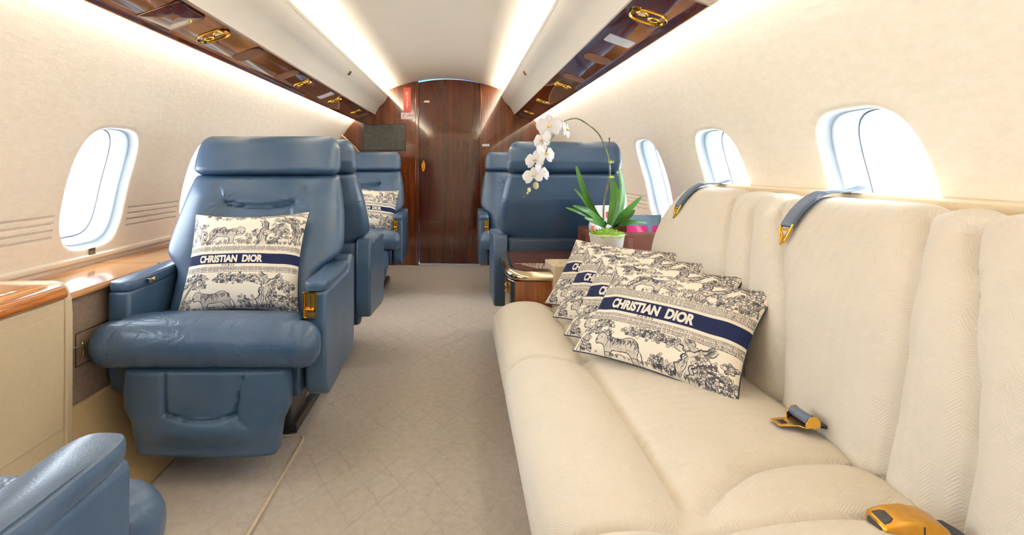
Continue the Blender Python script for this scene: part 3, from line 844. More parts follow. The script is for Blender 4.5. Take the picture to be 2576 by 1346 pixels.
# ------------------------------------------------------------------ toile print (drawn with pen strokes)
class Ink:
    def __init__(self, W, H):
        self.W, self.H = W, H; self.a = np.zeros((H, W), np.float32); self.rng = random.Random(11)
    def stroke(self, pts, w=1.2, ink=1.0, taper=True):
        P = np.array(pts, float)
        if len(P) < 2: return
        seg = np.hypot(*(P[1:]-P[:-1]).T); L = np.concatenate([[0], np.cumsum(seg)])
        if L[-1] < .5: return
        n = int(L[-1]/.5)+2; s = np.linspace(0, L[-1], n)
        x = np.interp(s, L, P[:, 0]); y = np.interp(s, L, P[:, 1])
        w = w*1.7; r = np.full(n, w/2)
        if taper: r = r*np.clip(np.minimum(s, L[-1]-s)/max(4, L[-1]*.3), .25, 1)
        R = int(w/2+2)
        xi, yi = np.round(x).astype(int), np.round(y).astype(int)
        for dy in range(-R, R+1):
            for dx in range(-R, R+1):
                px, py = xi+dx, yi+dy
                c = np.clip(r+.5-np.hypot(px-x, py-y), 0, 1)*ink
                ok = (px >= 0) & (px < self.W) & (py >= 0) & (py < self.H) & (c > 0)
                np.maximum.at(self.a, (py[ok], px[ok]), c[ok])
    def curve(self, pts, w=1.2, ink=1.0, n=8, taper=True):
        self.stroke([(p.x, p.y) for p in spline([(a, b, 0) for a, b in pts], n)], w, ink, taper)
    def blot(self, pts, val):
        """fill a polygon with a tone"""
        P = np.array(pts, float); x0, y0 = np.maximum(P.min(0).astype(int)-1, 0); x1, y1 = P.max(0).astype(int)+2
        x1, y1 = min(x1, self.W), min(y1, self.H)
        if x1 <= x0 or y1 <= y0: return
        X, Y = np.meshgrid(np.arange(x0, x1), np.arange(y0, y1)); ins = np.zeros(X.shape, bool)
        for (ax, ay), (bx, by) in zip(P, np.roll(P, -1, 0)):
            if ay == by: continue
            c = ((ay > Y) != (by > Y)) & (X < (bx-ax)*(Y-ay)/(by-ay)+ax); ins ^= c
        sub = self.a[y0:y1, x0:x1]; sub[ins] = val if val == 0 else np.maximum(sub[ins], val)
    def leafball(self, cx, cy, r, n=9, dark=.5):
        g = self.rng
        for _ in range(n):
            a = g.uniform(0, 2*PI); q = r*math.sqrt(g.random()); x, y = cx+q*math.cos(a), cy+q*.8*math.sin(a)
            k = g.randint(4, 6); rr = r*g.uniform(.28, .5); pts = []
            for j in range(k*6+1):
                t = 2*PI*j/(k*6); m = rr*(.72+.28*abs(math.sin(k*t/2)))
                pts.append((x+m*math.cos(t), y+m*.85*math.sin(t)))
            self.blot(pts, 0)
            if g.random() < dark: self.blot(pts, g.choice((.15, .3, .5, .75)))
            self.stroke(pts, 1.3, .95, False)
            for _ in range(3):
                t = g.uniform(0, 2*PI); self.stroke([(x, y), (x+rr*.8*math.cos(t), y+rr*.7*math.sin(t))], 1, .7)
    def grass(self, cx, cy, h, n=9, spread=1.0):
        g = self.rng
        for _ in range(n):
            dx = g.uniform(-1, 1)*spread*h*.8; self.curve([(cx+dx*.2, cy), (cx+dx*.5, cy-h*.5), (cx+dx+g.uniform(-3, 3), cy-h*g.uniform(.6, 1.1))], 1.3, g.uniform(.6, 1))
    def trunk(self, pts, w0, w1, hatch=26):
        g = self.rng; S = spline([(a, b, 0) for a, b in pts], 10); n = len(S); Lf, Rt = [], []
        for i, p in enumerate(S):
            t = S[min(i+1, n-1)]-S[max(i-1, 0)]; t.normalize(); w = (w0+(w1-w0)*i/n)*(1+.18*math.sin(i*.9)+.1*math.sin(i*2.3))
            Lf.append((p.x-t.y*w/2, p.y+t.x*w/2)); Rt.append((p.x+t.y*w/2, p.y-t.x*w/2))
        self.blot(Lf+Rt[::-1], 0); self.blot(Lf+Rt[::-1], .16)
        self.stroke(Lf, 2.0, 1, False); self.stroke(Rt, 2.4, 1, False)
        for _ in range(hatch):
            f = g.random(); a = g.randint(0, max(1, n-8)); b = min(n-1, a+g.randint(5, 22)); ph = g.uniform(0, 6)
            self.stroke([(Lf[i][0]+(Rt[i][0]-Lf[i][0])*min(.96, max(.04, f+.06*math.sin(i*.5+ph))), Lf[i][1]+(Rt[i][1]-Lf[i][1])*min(.96, max(.04, f+.06*math.sin(i*.5+ph)))) for i in range(a, b)], g.choice((1, 1.4, 2.2)), g.uniform(.6, 1))
    def beast(self, ox, oy, k, flip=False):
        """a striped big cat, walking"""
        g = self.rng; fx = -1 if flip else 1
        T = lambda q: [(ox+fx*x*k, oy+y*k) for x, y in q]
        out = [(-1.0, -.12), (-.97, -.30), (-.86, -.42), (-.70, -.44), (-.56, -.36), (-.38, -.34), (-.15, -.28), (.10, -.30), (.36, -.42), (.60, -.42), (.78, -.28), (.86, -.05), (.82, .18), (.88, .42), (.78, .50), (.62, .48), (.58, .25), (.40, .12), (.10, .14), (-.18, .16), (-.30, .30), (-.26, .48), (-.40, .52), (-.52, .46), (-.52, .20), (-.62, .02), (-.78, -.02), (-.92, .0)]
        P = [(p.x, p.y) for p in cspline([(a, b, 0) for a, b in T(out)], 6)]
        self.blot(P, 0); self.blot(P, .22); self.stroke(P+[P[0]], 2.6, 1, False)
        for i in range(42):
            x = -.62+1.42*i/42+g.uniform(-.02, .02); top = -.33-.06*math.exp(-((x-.5)/.25)**2); b = g.uniform(.12, .42)
            self.curve(T([(x, top), (x+.05+g.uniform(-.03, .03), top+b*.5), (x+.01+g.uniform(-.06, .06), top+b)]), g.choice((1.6, 2.6, 4.2)), g.uniform(.6, 1))
            if g.random() < .7: self.curve(T([(x, .13), (x+.03, .04), (x-.02, -.04)]), 1.5, .6)
        self.curve(T([(-.80, -.30), (-.76, -.26), (-.80, -.23)]), 2.4, 1); self.blot(T([(-1.0, -.16), (-.94, -.20), (-.93, -.12), (-.99, -.09)]), .8)
        self.curve(T([(-1.0, -.06), (-.92, -.03), (-.84, -.06)]), 1.8, .9)
        self.curve(T([(-.72, -.44), (-.68, -.52), (-.60, -.46), (-.62, -.38)]), 2, .9)
        self.curve(T([(.84, -.1), (.98, .1), (1.0, .34), (.94, .48)]), 3.6, .9)
        for a in (-.45, -.36, .68, .78): self.stroke(T([(a, .30), (a+.02, .48)]), 1.4, .8)
    def swirl(self, cx, cy, r):
        g = self.rng; pts = [(cx+r*(1-t/9)*math.cos(t), cy+.75*r*(1-t/9)*math.sin(t)) for t in [k*.25 for k in range(30)]]
        self.stroke(pts, 2.2, .9, False); self.stroke([(x+5, y+5) for x, y in pts], 1.2, .7, False)

def toile(Wp, Hp, tall):
    """Wp x Hp pixel print; returns ink field, rows from the top"""
    K = Ink(Wp, Hp); g = K.rng; k = Wp/1000.0
    lo0 = .665*Hp if tall else .685*Hp; up1 = .375*Hp if tall else .305*Hp
    # lower scene
    gy = Hp-12
    K.trunk([(720*k, gy+20), (735*k, gy-.08*Hp), (760*k, lo0+.10*Hp), (730*k, lo0+.03*Hp), (690*k, lo0-10)], 120*k, 46*k, 60)
    K.trunk([(750*k, lo0+.13*Hp), (820*k, lo0+.06*Hp), (880*k, lo0-8)], 70*k, 34*k, 40)
    K.trunk([(770*k, gy+10), (830*k, gy-.05*Hp), (900*k, gy+14)], 60*k, 40*k, 26)
    K.trunk([(700*k, lo0+.07*Hp), (600*k, lo0+.045*Hp), (470*k, lo0+.05*Hp), (400*k, lo0+.075*Hp)], 30*k, 8*k, 16)
    K.trunk([(40*k, gy+10), (60*k, gy-.12*Hp), (130*k, lo0+.08*Hp), (180*k, lo0+.03*Hp)], 26*k, 10*k, 14)
    for _ in range(30 if tall else 20): K.leafball(g.uniform(20, 260)*k, lo0+g.uniform(.0, .11)*Hp, 26*k, 6, .6)
    for _ in range(30): K.leafball(g.uniform(330, 660)*k, lo0+g.uniform(.0, .065)*Hp, 26*k, 6, .6)
    for _ in range(34): K.leafball(g.uniform(800, 985)*k, lo0+g.uniform(.05, .30)*Hp, 30*k, 7, .6)
    for _ in range(12): K.leafball(g.uniform(40, 130)*k, gy-g.uniform(.02, .12)*Hp, 22*k, 5, .3)
    for _ in range(14): K.leafball(g.uniform(540, 650)*k, gy-g.uniform(.0, .12)*Hp, 22*k, 5, .4)
    for _ in range(40): K.grass(g.uniform(560, 980)*k, gy+6, g.uniform(.03, .07)*Hp, 7)
    for _ in range(16): K.grass(g.uniform(150, 540)*k, gy+6, g.uniform(.015, .03)*Hp, 6)
    K.beast(320*k, gy-.075*Hp, 175*k if tall else 165*k)
    for x in (220, 300, 400, 480): K.curve([(x*k, gy-4), ((x+40)*k, gy-10), ((x+90)*k, gy-2)], 2, .8)
    # upper scene
    K.trunk([(690*k, up1+6), (676*k, up1-.10*Hp), (690*k, up1-.2*Hp), (640*k, up1-.30*Hp)], 90*k, 34*k, 60)
    K.trunk([(690*k, up1-.12*Hp), (790*k, up1-.18*Hp), (840*k, up1-.26*Hp)], 46*k, 22*k, 26)
    K.trunk([(960*k, up1-.02*Hp), (955*k, up1-.14*Hp), (900*k, up1-.25*Hp), (800*k, up1-.30*Hp)], 60*k, 40*k, 50)
    K.trunk([(560*k, 0), (700*k, .025*Hp), (860*k, .02*Hp), (1000*k, .05*Hp)], 40*k, 30*k, 40)
    K.trunk([(0, .05*Hp), (40*k, .12*Hp), (30*k, .25*Hp)], 30*k, 20*k, 26)
    K.beast(360*k, up1-.115*Hp, 165*k if tall else 150*k, True)
    for a, b, r in ((250, .10, 46), (300, .16, 40), (480, .13, 40), (700, .12, 30), (880, .15, 44), (830, .08, 30)):
        K.swirl(a*k, up1-b*Hp, r*k)
    K.curve([(150*k, up1-.05*Hp), (210*k, up1-.03*Hp), (250*k, up1-.09*Hp), (330*k, up1-.20*Hp), (380*k, up1-.14*Hp), (420*k, up1-.2*Hp)], 6, .8)
    for _ in range(26): K.leafball(g.uniform(100, 640)*k, g.uniform(.0, .06)*Hp, 22*k, 6, .6)
    for _ in range(20): K.leafball(g.uniform(20, 180)*k, up1-g.uniform(.03, .22)*Hp, 22*k, 6, .3)
    for _ in range(36): K.leafball(g.uniform(740, 985)*k, up1-g.uniform(.02, .30)*Hp, 24*k, 6, .6)
    for _ in range(46): K.grass(g.uniform(20, 980)*k, up1+2, g.uniform(.03, .08)*Hp, 7)
    for _ in range(18): K.leafball(g.uniform(470, 640)*k, up1-g.uniform(.02, .16)*Hp, 20*k, 6, .25)
    return K

BANDS = {True: (.385, .440, .465, .560, .585, .640), False: (.310, .392, .420, .555, .585, .665)}
def inkmap(tall):
    Wp = 1000; Hp = 860 if tall else 640
    K = toile(Wp, Hp, tall); a = K.a
    b = [int(v*Hp) for v in BANDS[tall]]
    rng = np.random.default_rng(5)
    a[b[0]:b[5]] = 0
    for y0, y1 in ((b[0], b[1]), (b[4], b[5])):        # little key pattern strips
        h = y1-y0; c = 5
        cells = rng.random((h//c+2, Wp//c+2)) < .5
        yy, xx = np.mgrid[0:h, 0:Wp]
        sy = yy+(xx//c)//3
        line = ((yy % c < 2) & cells[yy//c, xx//c]) | ((xx % c < 2) & ~cells[yy//c, xx//c])
        a[y0:y1] = np.where(line, .85, .06); a[y0:y0+2] = .7; a[y1-2:y1] = .7
    a[b[2]:b[3]] = 2.0
    return a

def clothmat(name):
    m = NT(name); m.set(Roughness=.8); m.b.inputs['Specular IOR Level'].default_value = .2
    at = m.n('ShaderNodeAttribute', attribute_name='ink')
    r = m.ramp([(0, srgb(238, 230, 214)), (.42, srgb(40, 42, 62)), (.62, srgb(40, 46, 76)), (1.0, srgb(24, 34, 72))])
    h = m.n('ShaderNodeMath', operation='MULTIPLY'); h.inputs[1].default_value = .5
    m.l(at, 'Fac', h, 0); m.l(h, 0, r, 'Fac'); m.l(r, 'Color', m.b, 'Base Color')
    c = m.coord(scale=(900, 900, 900)); w = m.n('ShaderNodeTexWave', Scale=1.0); m.l(c, 'Vector', w, 'Vector'); m.bump(w, 'Fac', .12, .0006)
    return m.m
M['toile'] = clothmat('toile_printed_cloth')
M['letter'] = plain('cream_embroidery', srgb(240, 232, 216), .8, var=.02)
M['inkletter'] = plain('navy_print', srgb(50, 52, 72), .8, var=.02)

def pillow_fn(W, H, T, sag=0.0):
    def S(u, v, side=-1, off=0.0):
        """u,v in -1..1; side -1 = front (towards -y)"""
        pin = .085
        x = W/2*u*(1-pin*(1-v*v)**1.0*abs(u)**1.5)
        z = H/2*v*(1-pin*1.25*(1-u*u)*abs(v)**1.5)
        t = T/2*(max(0, (1-u*u))**.5*max(0, (1-v*v))**.5)**.85
        t += .0035*math.sin(u*9+v*3)*math.exp(-((abs(u)-.8)/.25)**2)*(1-v*v)*(1-u*u)*3
        return (x, side*(t+off), z+H/2)
    return S
def make_pillow(W, H, T, tall, nu, nv, label, group):
    S = pillow_fn(W, H, T); r = thing('throw_pillow', label, 'pillow', group=group)
    a = inkmap(tall); Hp, Wp = a.shape
    us = [math.sin(PI/2*(-1+2*k/nu))*.35+(-1+2*k/nu)*.65 for k in range(nu+1)]
    vs_ = [math.sin(PI/2*(-1+2*k/nv))*.35+(-1+2*k/nv)*.65 for k in range(nv+1)]
    V = []; F = []; ink = []
    for v in vs_:
        py = min(Hp-1, max(0, int((1-v)/2*(Hp-1)+.5)))
        for u in us:
            px = min(Wp-1, max(0, int((u+1)/2*(Wp-1)+.5)))
            V.append(S(u, v)); ink.append(float(a[py, px]))
    n = nu+1
    F += [(j*n+i, j*n+i+1, (j+1)*n+i+1, (j+1)*n+i) for j in range(nv) for i in range(nu)]
    o0 = len(V); nb = 30
    for j in range(nb+1):
        for i in range(nb+1):
            V.append(S(math.sin(PI/2*(-1+2*i/nb))*.35+(-1+2*i/nb)*.65, math.sin(PI/2*(-1+2*j/nb))*.35+(-1+2*j/nb)*.65, 1)); ink.append(.15)
    n2 = nb+1
    F += [(o0+(j+1)*n2+i, o0+(j+1)*n2+i+1, o0+j*n2+i+1, o0+j*n2+i) for j in range(nb) for i in range(nb)]
    me = bpy.data.meshes.new('cover'); me.from_pydata(V, [], F); me.materials.append(M['toile'])
    me.polygons.foreach_set('use_smooth', [True]*len(F))
    at = me.attributes.new('ink', 'FLOAT', 'POINT'); at.data.foreach_set('value', ink)
    o = bpy.data.objects.new('cover', me); COL.objects.link(o); o.parent = r
    mb = MB(); N = 60
    path = [(-1+2*k/N, -1) for k in range(N)]+[(1, -1+2*k/N) for k in range(N)]+[(1-2*k/N, 1) for k in range(N)]+[(-1, 1-2*k/N) for k in range(N+1)]
    P = [S(u, v, -1) for u, v in path]
    mb.tube(P, .0022, 6, False); mb.build('piping', M['navy_piping'], r)
    b = BANDS[tall]; v0, v1 = 1-2*b[3], 1-2*b[2]
    def lay(word, uc0, uc1, vb, vt, bold, cond, mat, name, spacing=1.0):
        bm, w = text_bm(word, bold, cond, spacing, 1)
        vv, ff = bm_arrays(bm); bm.free()
        mb = MB(); mb.add([S(uc0+(uc1-uc0)*x/w, vb+(vt-vb)*y, -1, .0012) for x, y, _ in vv], ff)
        o = mb.build(name, mat, r, smooth=False); return o
    hh = v1-v0
    lay('CHRISTIAN  DIOR', -.655, .43, v0+hh*.13, v1-hh*.12, .050, .6, M['letter'], 'lettering')
    lay('PARIS', -.225, -.02, 1-2*b[4]+.006, v0-.008, .012, 1, M['inkletter'], 'small_lettering', 1.6)
    return r

GP = 'toile lumbar pillows in a row on the sofa'
p1 = make_pillow(.470, .298, .110, False, 520, 330, 'front toile lumbar pillow with CHRISTIAN DIOR in full view, frontmost of the sofa row', GP)
bx, by = .656, -.756
def place_sofa_pillow(o, dy, dx=0, lean=42, yaw=-3, dz=0):
    a = math.radians(yaw); X = Vector((bx*math.cos(a)-by*math.sin(a), bx*math.sin(a)+by*math.cos(a), 0))
    n = Vector((-X.y, X.x, 0)); th = math.radians(lean)
    Z = n*math.sin(th)+Vector((0, 0, math.cos(th))); Y = Z.cross(X)
    c = Vector((.489+dx, 1.60+dy, .445+dz))+X*.230
    m = Matrix((X, Y, Z)).transposed().to_4x4(); m.translation = c; o.matrix_world = m
place_sofa_pillow(p1, 0)
for dy, dx, lean, yaw, lab in ((.150, .002, 40, -2, 'toile lumbar pillow directly behind the front one on the sofa, second in the row'),
                          (.360, .002, 40, -2, 'toile lumbar pillow third in the sofa row, between the second and the rearmost'),
                          (.555, .002, 39, -2, 'rearmost toile lumbar pillow of the sofa row, beside the side table')):
    q = copy_tree(p1); q['label'] = lab; place_sofa_pillow(q, dy, dx, lean, yaw)
GQ = 'square toile pillows on the armchairs'
q1 = make_pillow(.425, .365, .15, True, 420, 380, 'square toile pillow standing on the front left armchair', GQ)
def place_seat_pillow(o, x, y, z, lean, roll, yaw=0):
    o.matrix_world = Matrix.Translation((x, y, z)) @ Matrix.Rotation(math.radians(yaw), 4, 'Z') @ Matrix.Rotation(math.radians(-lean), 4, 'X') @ Matrix.Rotation(math.radians(roll), 4, 'Y')
place_seat_pillow(q1, -.602, 1.905, .468, 23, -1.5, -3)
q2 = copy_tree(q1); q2['label'] = 'square toile pillow leaning in the far left armchair, half hidden by a chair back'
place_seat_pillow(q2, -.560, 4.30, .468, 24, 5, 6)

# ------------------------------------------------------------------ side table between sofa and right armchair
tb = thing('side_table', 'wooden side table with polished metal edge between the sofa and the right armchair', 'table', (.77, 2.53, 0))
TX, TY = .77, 2.53
def loc(P): return [(a-TX, b-TY) for a, b in P]
out = [(.362, 2.805), (.354, 2.60), (.350, 2.45), (.352, 2.37), (.360, 2.315), (.378, 2.275), (.405, 2.255), (.45, 2.247), (1.165, 2.247), (1.165, 2.805)]
mb = MB(); lo = []
def inset(P, d):
    cx = .77; res = []
    for a, b in P: res.append((a+(d if a < .46 else (-d if a > 1.1 else 0))*1.0, b+(d if b < 2.30 else 0)))
    return res
for z, d in ((.508, .012), (.511, .004), (.518, .0), (.528, .0), (.538, .005), (.546, .014), (.549, .026), (.549, .034)):
    lo.append([(a, b, z) for a, b in loc(inset(out, d))])
mb.loft(lo); mb.build('metal_edge', M['pewter'], tb, angle=50)
mb = MB(); mb.loft([[(a, b, z) for a, b in loc(inset(out, .0335))] for z in (.546, .5503)]); mb.build('top', M['table_wood'], tb, smooth=False)
mb = MB(); mb.box(.382-TX, 1.15-TX, 2.262-TY, 2.80-TY, .02, .508); mb.build('cabinet', M['table_front'], tb, bevel=.003)
mb = MB(); mb.prism(loc([(.352, 2.40), (.360, 2.32), (.380, 2.268), (.392, 2.262), (.392, 2.40)]), 2, .02, .508); mb.build('corner_post', M['pewter'], tb, bevel=.003)
for k, zz in enumerate((.488, .462)):
    mb = MB(); mb.tube([(.3535-TX, 2.335-TY, zz), (.347-TX, 2.330-TY, zz-.006), (.3535-TX, 2.325-TY, zz-.013)], .004, 8); mb.build('pull', M['gold'], tb)
# pale instruction lines on the table top
mb = MB()
for i in range(6):
    z = .5506; y = 2.325+.021*i; x0 = .475-.012*i if i < 5 else .40; x1 = .585-.006*i
    x = x0
    while x < x1:
        w = random.uniform(.008, .02); mb.box(x-TX, min(x+w, x1)-TX, y-TY, y+.010-TY, z, z+.0003); x += w+.004
mb.build('instruction_decal', M['print_white'], tb, smooth=False)
# beige recessed block at the end of the table
mb = MB(); x0, x1, y0, y1, z1 = .535, .70, 2.238, 2.395, .578
h = [(x0+.035, y0+.05), (x1-.02, y0+.05), (x1-.02, y1-.022), (x0+.035, y1-.022)]
top = [(x0, y0), (x1, y0), (x1, y1), (x0-.012, y1)]
mb.loft([[(a-TX, b-TY, z) for a, b in P] for P, z in ((top, .40), (top, z1), (h, z1), (h, z1-.012))]); mb.build('beige_block', M['console'], tb, bevel=.007)
mb = MB(); mb.prism([(a-TX, b-TY) for a, b in [(x0+.045, y0+.056), (x1-.026, y0+.056), (x1-.026, y1-.035), (x0+.045, y1-.035)]], 2, z1-.012, z1-.003); mb.build('hatch_lid', M['console'], tb, bevel=.002)

# brown leather tray with snacks
tr = thing('leather_tray', 'brown stitched leather tray on the side table behind the orchid pot', 'tray', (.92, 2.63, .5503))
X0, X1, Y0, Y1, TH, TK = -.178, .185, -.155, .130, .132, .007
mb = MB()
mb.box(X0, X1, Y0, Y1, 0, .006)
mb.box(X0, X1, Y0, Y0+TK, .006, TH); mb.box(X0, X1, Y1-TK, Y1, .006, TH); mb.box(X1-TK, X1, Y0+TK, Y1-TK, .006, TH)
ha, hb, hz0, hz1 = -.035, .075, .068, .100
mb.box(X0, X0+TK, Y0+TK, ha, .006, TH); mb.box(X0, X0+TK, hb, Y1-TK, .006, TH); mb.box(X0, X0+TK, ha, hb, .006, hz0); mb.box(X0, X0+TK, ha, hb, hz1, TH)
mb.build('tray_body', M['traybrown'], tr, smooth=False)
mb = MB()
for i in range(44): 
    x = X0+.006+(X1-X0-.012)*i/44; mb.box(x, x+.005, Y0-.0008, Y0, TH-.007, TH-.0055)
for i in range(36):
    y = Y0+.006+(Y1-Y0-.012)*i/36; mb.box(X0-.0008, X0, y, y+.005, TH-.007, TH-.0055)
for i in range(13):
    z = .02+i*.007; mb.box(X0+.165, X0+.185, Y0-.0008, Y0, z, z+.0014)
mb.build('stitching', M['stitch'], tr, smooth=False)
def packet(name, label, cat, loc, w, h, t, mats, lean=0, yaw=0, bands=None, parts=()):
    r = thing(name, label, cat, loc, math.radians(yaw)); N = 16
    mb = MB(); pf, pb = [], []
    for j in range(N+1):
        v = j/N; rf, rb = [], []
        for i in range(N+1):
            u = -1+2*i/N; th = t/2*(max(0, 1-u*u)*max(0, 4*v*(1-v)))**.4*(1+.12*math.sin(u*7+v*9))+.0006
            x = w/2*u*(1-.03*math.sin(v*PI)); y = lean*v*h
            rf.append((x, y-th, v*h)); rb.append((x, y+th, v*h))
        pf.append(rf); pb.append(rb)
    def sub(rows, c0=0, c1=N):
        return [r_[c0:c1+1] for r_ in rows]
    mb.grid(pf); mb.grid(pb, True); mb.build('wrapper', mats[0], r, angle=60)
    for nm, mt, j0, j1, i0, i1 in parts:
        mb = MB(); rows = [[(x*1.004, y-.0012, z) for x, y, z in pf[j][i0:i1+1]] for j in range(j0, j1+1)]
        mb.grid(rows); mb.build(nm, mt, r, angle=60)
    return r
magenta = plain('magenta_foil', srgb(232, 22, 132), .35, var=.08, scale=14)
slate = plain('slate_blue_paper', srgb(88, 122, 146), .45, var=.12, scale=20)
packwhite = plain('white_foil', srgb(232, 232, 236), .35, var=.05)
redp = plain('red_print', srgb(214, 60, 52), .5)
orangep = plain('orange_print', srgb(236, 110, 48), .45)
packet('snack_packet', 'magenta snack packet with slate blue top and stripe in the brown tray', 'snack packet', (1.02, 2.60, .558), .165, .190, .05, [magenta], .10, 0, None,
       [('top_band', slate, 12, 16, 0, 16), ('stripe', slate, 0, 12, 9, 11)])
packet('snack_packet', 'second magenta snack packet behind the first in the brown tray, against the wall', 'snack packet', (1.03, 2.685, .558), .125, .175, .05, [magenta], .06, 14, None,
       [('top_band', slate, 13, 16, 0, 16)])
packet('snack_packet', 'tall white snack packet with red print behind the orchid leaves', 'snack packet', (.835, 2.62, .558), .085, .235, .035, [packwhite], .03, 10, None, [('red_mark', redp, 12, 14, 9, 14)])
packet('snack_packet', 'slim white and orange packet in the tray just left of the pot', 'snack packet', (.79, 2.56, .558), .06, .165, .02, [packwhite], .12, 8, None, [('orange_mark', orangep, 8, 14, 1, 5)])
clear = NT('clear_wrap'); clear.set(Roughness=.12, Alpha=.45); clear.b.inputs['Base Color'].default_value = (.85, .88, .92, 1)
packet('sachet', 'clear sachet with a red round print standing at the left end of the tray', 'sachet', (.785, 2.64, .558), .035, .185, .018, [clear.m], -.05, 0, None, [('red_mark', redp, 10, 12, 5, 11)])
packet('sachet', 'narrow silver and red sachet beside the clear sachet in the tray', 'sachet', (.778, 2.598, .558), .032, .150, .014, [packwhite], .10, 0, None, [('red_mark', redp, 11, 15, 9, 14)])

# ------------------------------------------------------------------ orchid
OX, OY, OZ, OS = .789, 2.39, .5503, 586.0
orc = thing('potted_orchid', 'white phalaenopsis orchid in a white pot with green moss on the side table', 'potted plant', (OX, OY, OZ))
def q(px, py, dy=0.0):
    s = 1400/(OY+dy); return ((px-1160)/s+.163-OX, dy, .974-(py-420)/s-OZ)
mb = MB(); mb.lathe([(.050, 0), (.053, .002), (.0745, .134), (.0755, .137), (.0735, .138), (.0715, .134), (.068, .115)], 48); mb.build('pot', M['pot'], orc, angle=50)
moss = plain('lime_moss', srgb(160, 206, 24), .9, var=.25, scale=60)
mb = MB(); rg = random.Random(3); lo = []
for j in range(9):
    a = PI/2*j/8; rr = .073*math.cos(a)+.001
    lo.append([(rr*math.cos(t)*(1+.04*math.sin(5*t)), rr*math.sin(t), .128+.016*math.sin(a)+.002*math.sin(7*t+j)) for t in [2*PI*k/36 for k in range(36)]])
mb.loft(lo)
for _ in range(420):
    t = rg.uniform(0, 2*PI); rr = .078*math.sqrt(rg.random()); z = .131+.020*(1-(rr/.078)**2); a = rg.uniform(0, 2*PI); l = rg.uniform(.006, .016); w = .0022
    x, y = rr*math.cos(t), rr*math.sin(t); up = rg.uniform(-.2, 1) if rr < .068 else rg.uniform(-1.2, .3)
    dx, dy = math.cos(a)*l, math.sin(a)*l
    mb.add([(x-w*math.sin(a), y+w*math.cos(a), z), (x+w*math.sin(a), y-w*math.cos(a), z), (x+dx, y+dy, z+up*l), (x+dx*.5, y+dy*.5, z+up*l*.7+.003)], [(0, 1, 2), (0, 2, 3), (1, 3, 2), (0, 3, 1)])
o = mb.build('moss', moss, orc, angle=70); o['kind'] = 'stuff'
leafm = NT('orchid_leaf'); leafm.set(Roughness=.28)
c_ = leafm.coord(); n_ = leafm.n('ShaderNodeTexNoise', Scale=9.0, Detail=3.0); leafm.l(c_, 'Vector', n_, 'Vector')
r_ = leafm.ramp([(.3, srgb(34, 84, 26)), (.7, srgb(84, 140, 54))]); leafm.l(n_, 'Fac', r_, 'Fac'); leafm.l(r_, 'Color', leafm.b, 'Base Color')
leafm.b.inputs['Subsurface Weight'].default_value = 0
def leaf(path, w, twist=0.0, fold=.25, dys=None):
    P = spline([q(a, b, d) for a, b, d in path], 8); n = len(P); loops = []
    for i, p in enumerate(P):
        t = (P[min(i+1, n-1)]-P[max(i-1, 0)]).normalized(); f = i/(n-1)
        side = t.cross(Vector((math.sin(twist), -math.cos(twist), .25))).normalized(); nn = side.cross(t).normalized()
        ww = w/2*max(.04, (math.sin(PI*min(1, (f*.86+.14)))**.62))*(1-.15*(1-f))
        if f > .999: ww = w*.02
        lp = []
        for s in (-1, -.66, -.33, 0, .33, .66, 1): lp.append(p+side*ww*s+nn*(abs(s)*fold*ww))
        for s in (1, .66, .33, 0, -.33, -.66, -1): lp.append(p+side*ww*s*.98+nn*(abs(s)*fold*ww-.0018))
        loops.append(lp)
    mb = MB(); mb.loft(loops); mb.build('leaf', leafm.m, orc, angle=80)
leaf([(1526, 566, 0), (1500, 540, -.01), (1474, 490, -.02), (1458, 445, -.02), (1449, 417, -.015)], .026, -.4, .35)
leaf([(1520, 566, 0), (1490, 535, -.03), (1468, 500, -.05), (1444, 474, -.05)], .018, -.3, .35)
leaf([(1522, 568, -.01), (1500, 548, -.05), (1475, 530, -.09), (1441, 517, -.11)], .030, .5, .2)
leaf([(1520, 570, -.01), (1492, 552, -.06), (1462, 536, -.10), (1423, 522, -.12)], .020, .4, .25)
leaf([(1537, 566, .01), (1556, 530, .03), (1564, 480, .03), (1557, 422, .02)], .044, .5, .2)
leaf([(1534, 566, -.01), (1544, 530, -.015), (1547, 490, -.015), (1540, 451, -.01)], .048, -.3, .2)
leaf([(1538, 568, 0), (1560, 545, -.02), (1588, 520, -.03), (1614, 494, -.03)], .028, .3, .3)
leaf([(1537, 572, -.01), (1555, 560, -.04), (1576, 545, -.06), (1597, 528, -.07)], .044, .7, .2)
leaf([(1540, 574, 0), (1562, 566, -.03), (1592, 558, -.04), (1628, 562, -.03)], .022, 1.0, .2)
leaf([(1524, 572, -.02), (1505, 562, -.06), (1490, 556, -.09), (1470, 548, -.11)], .024, 1.0, .2)
stemm = plain('orchid_stem', srgb(88, 104, 48), .45, var=.25, scale=40)
mb = MB()
SP = spline([q(*p) for p in ((1518, 560, -.005), (1520, 506, 0), (1534, 444, 0), (1532, 408, 0), (1525, 379, 0), (1506, 337, -.005), (1470, 307, -.01), (1443, 298, -.015), (1408, 313, -.03), (1390, 346, -.04), (1378, 371, -.05), (1366, 411, -.05), (1357, 438, -.05), (1350, 457, -.05), (1331, 478, -.05), (1317, 497, -.05))], 6)
mb.tube(SP, [.0042-.0026*i/len(SP) for i in range(len(SP))], 8); mb.build('stem', stemm, orc)
mb = MB(); mb.tube([q(1533, 348, .004), q(1535, 560, .004)], .0019, 8); mb.tube([q(1533, 346, .004), q(1533, 353, .004)], .0032, 8); mb.build('stake', plain('plum_stake', srgb(78, 44, 44), .4), orc)
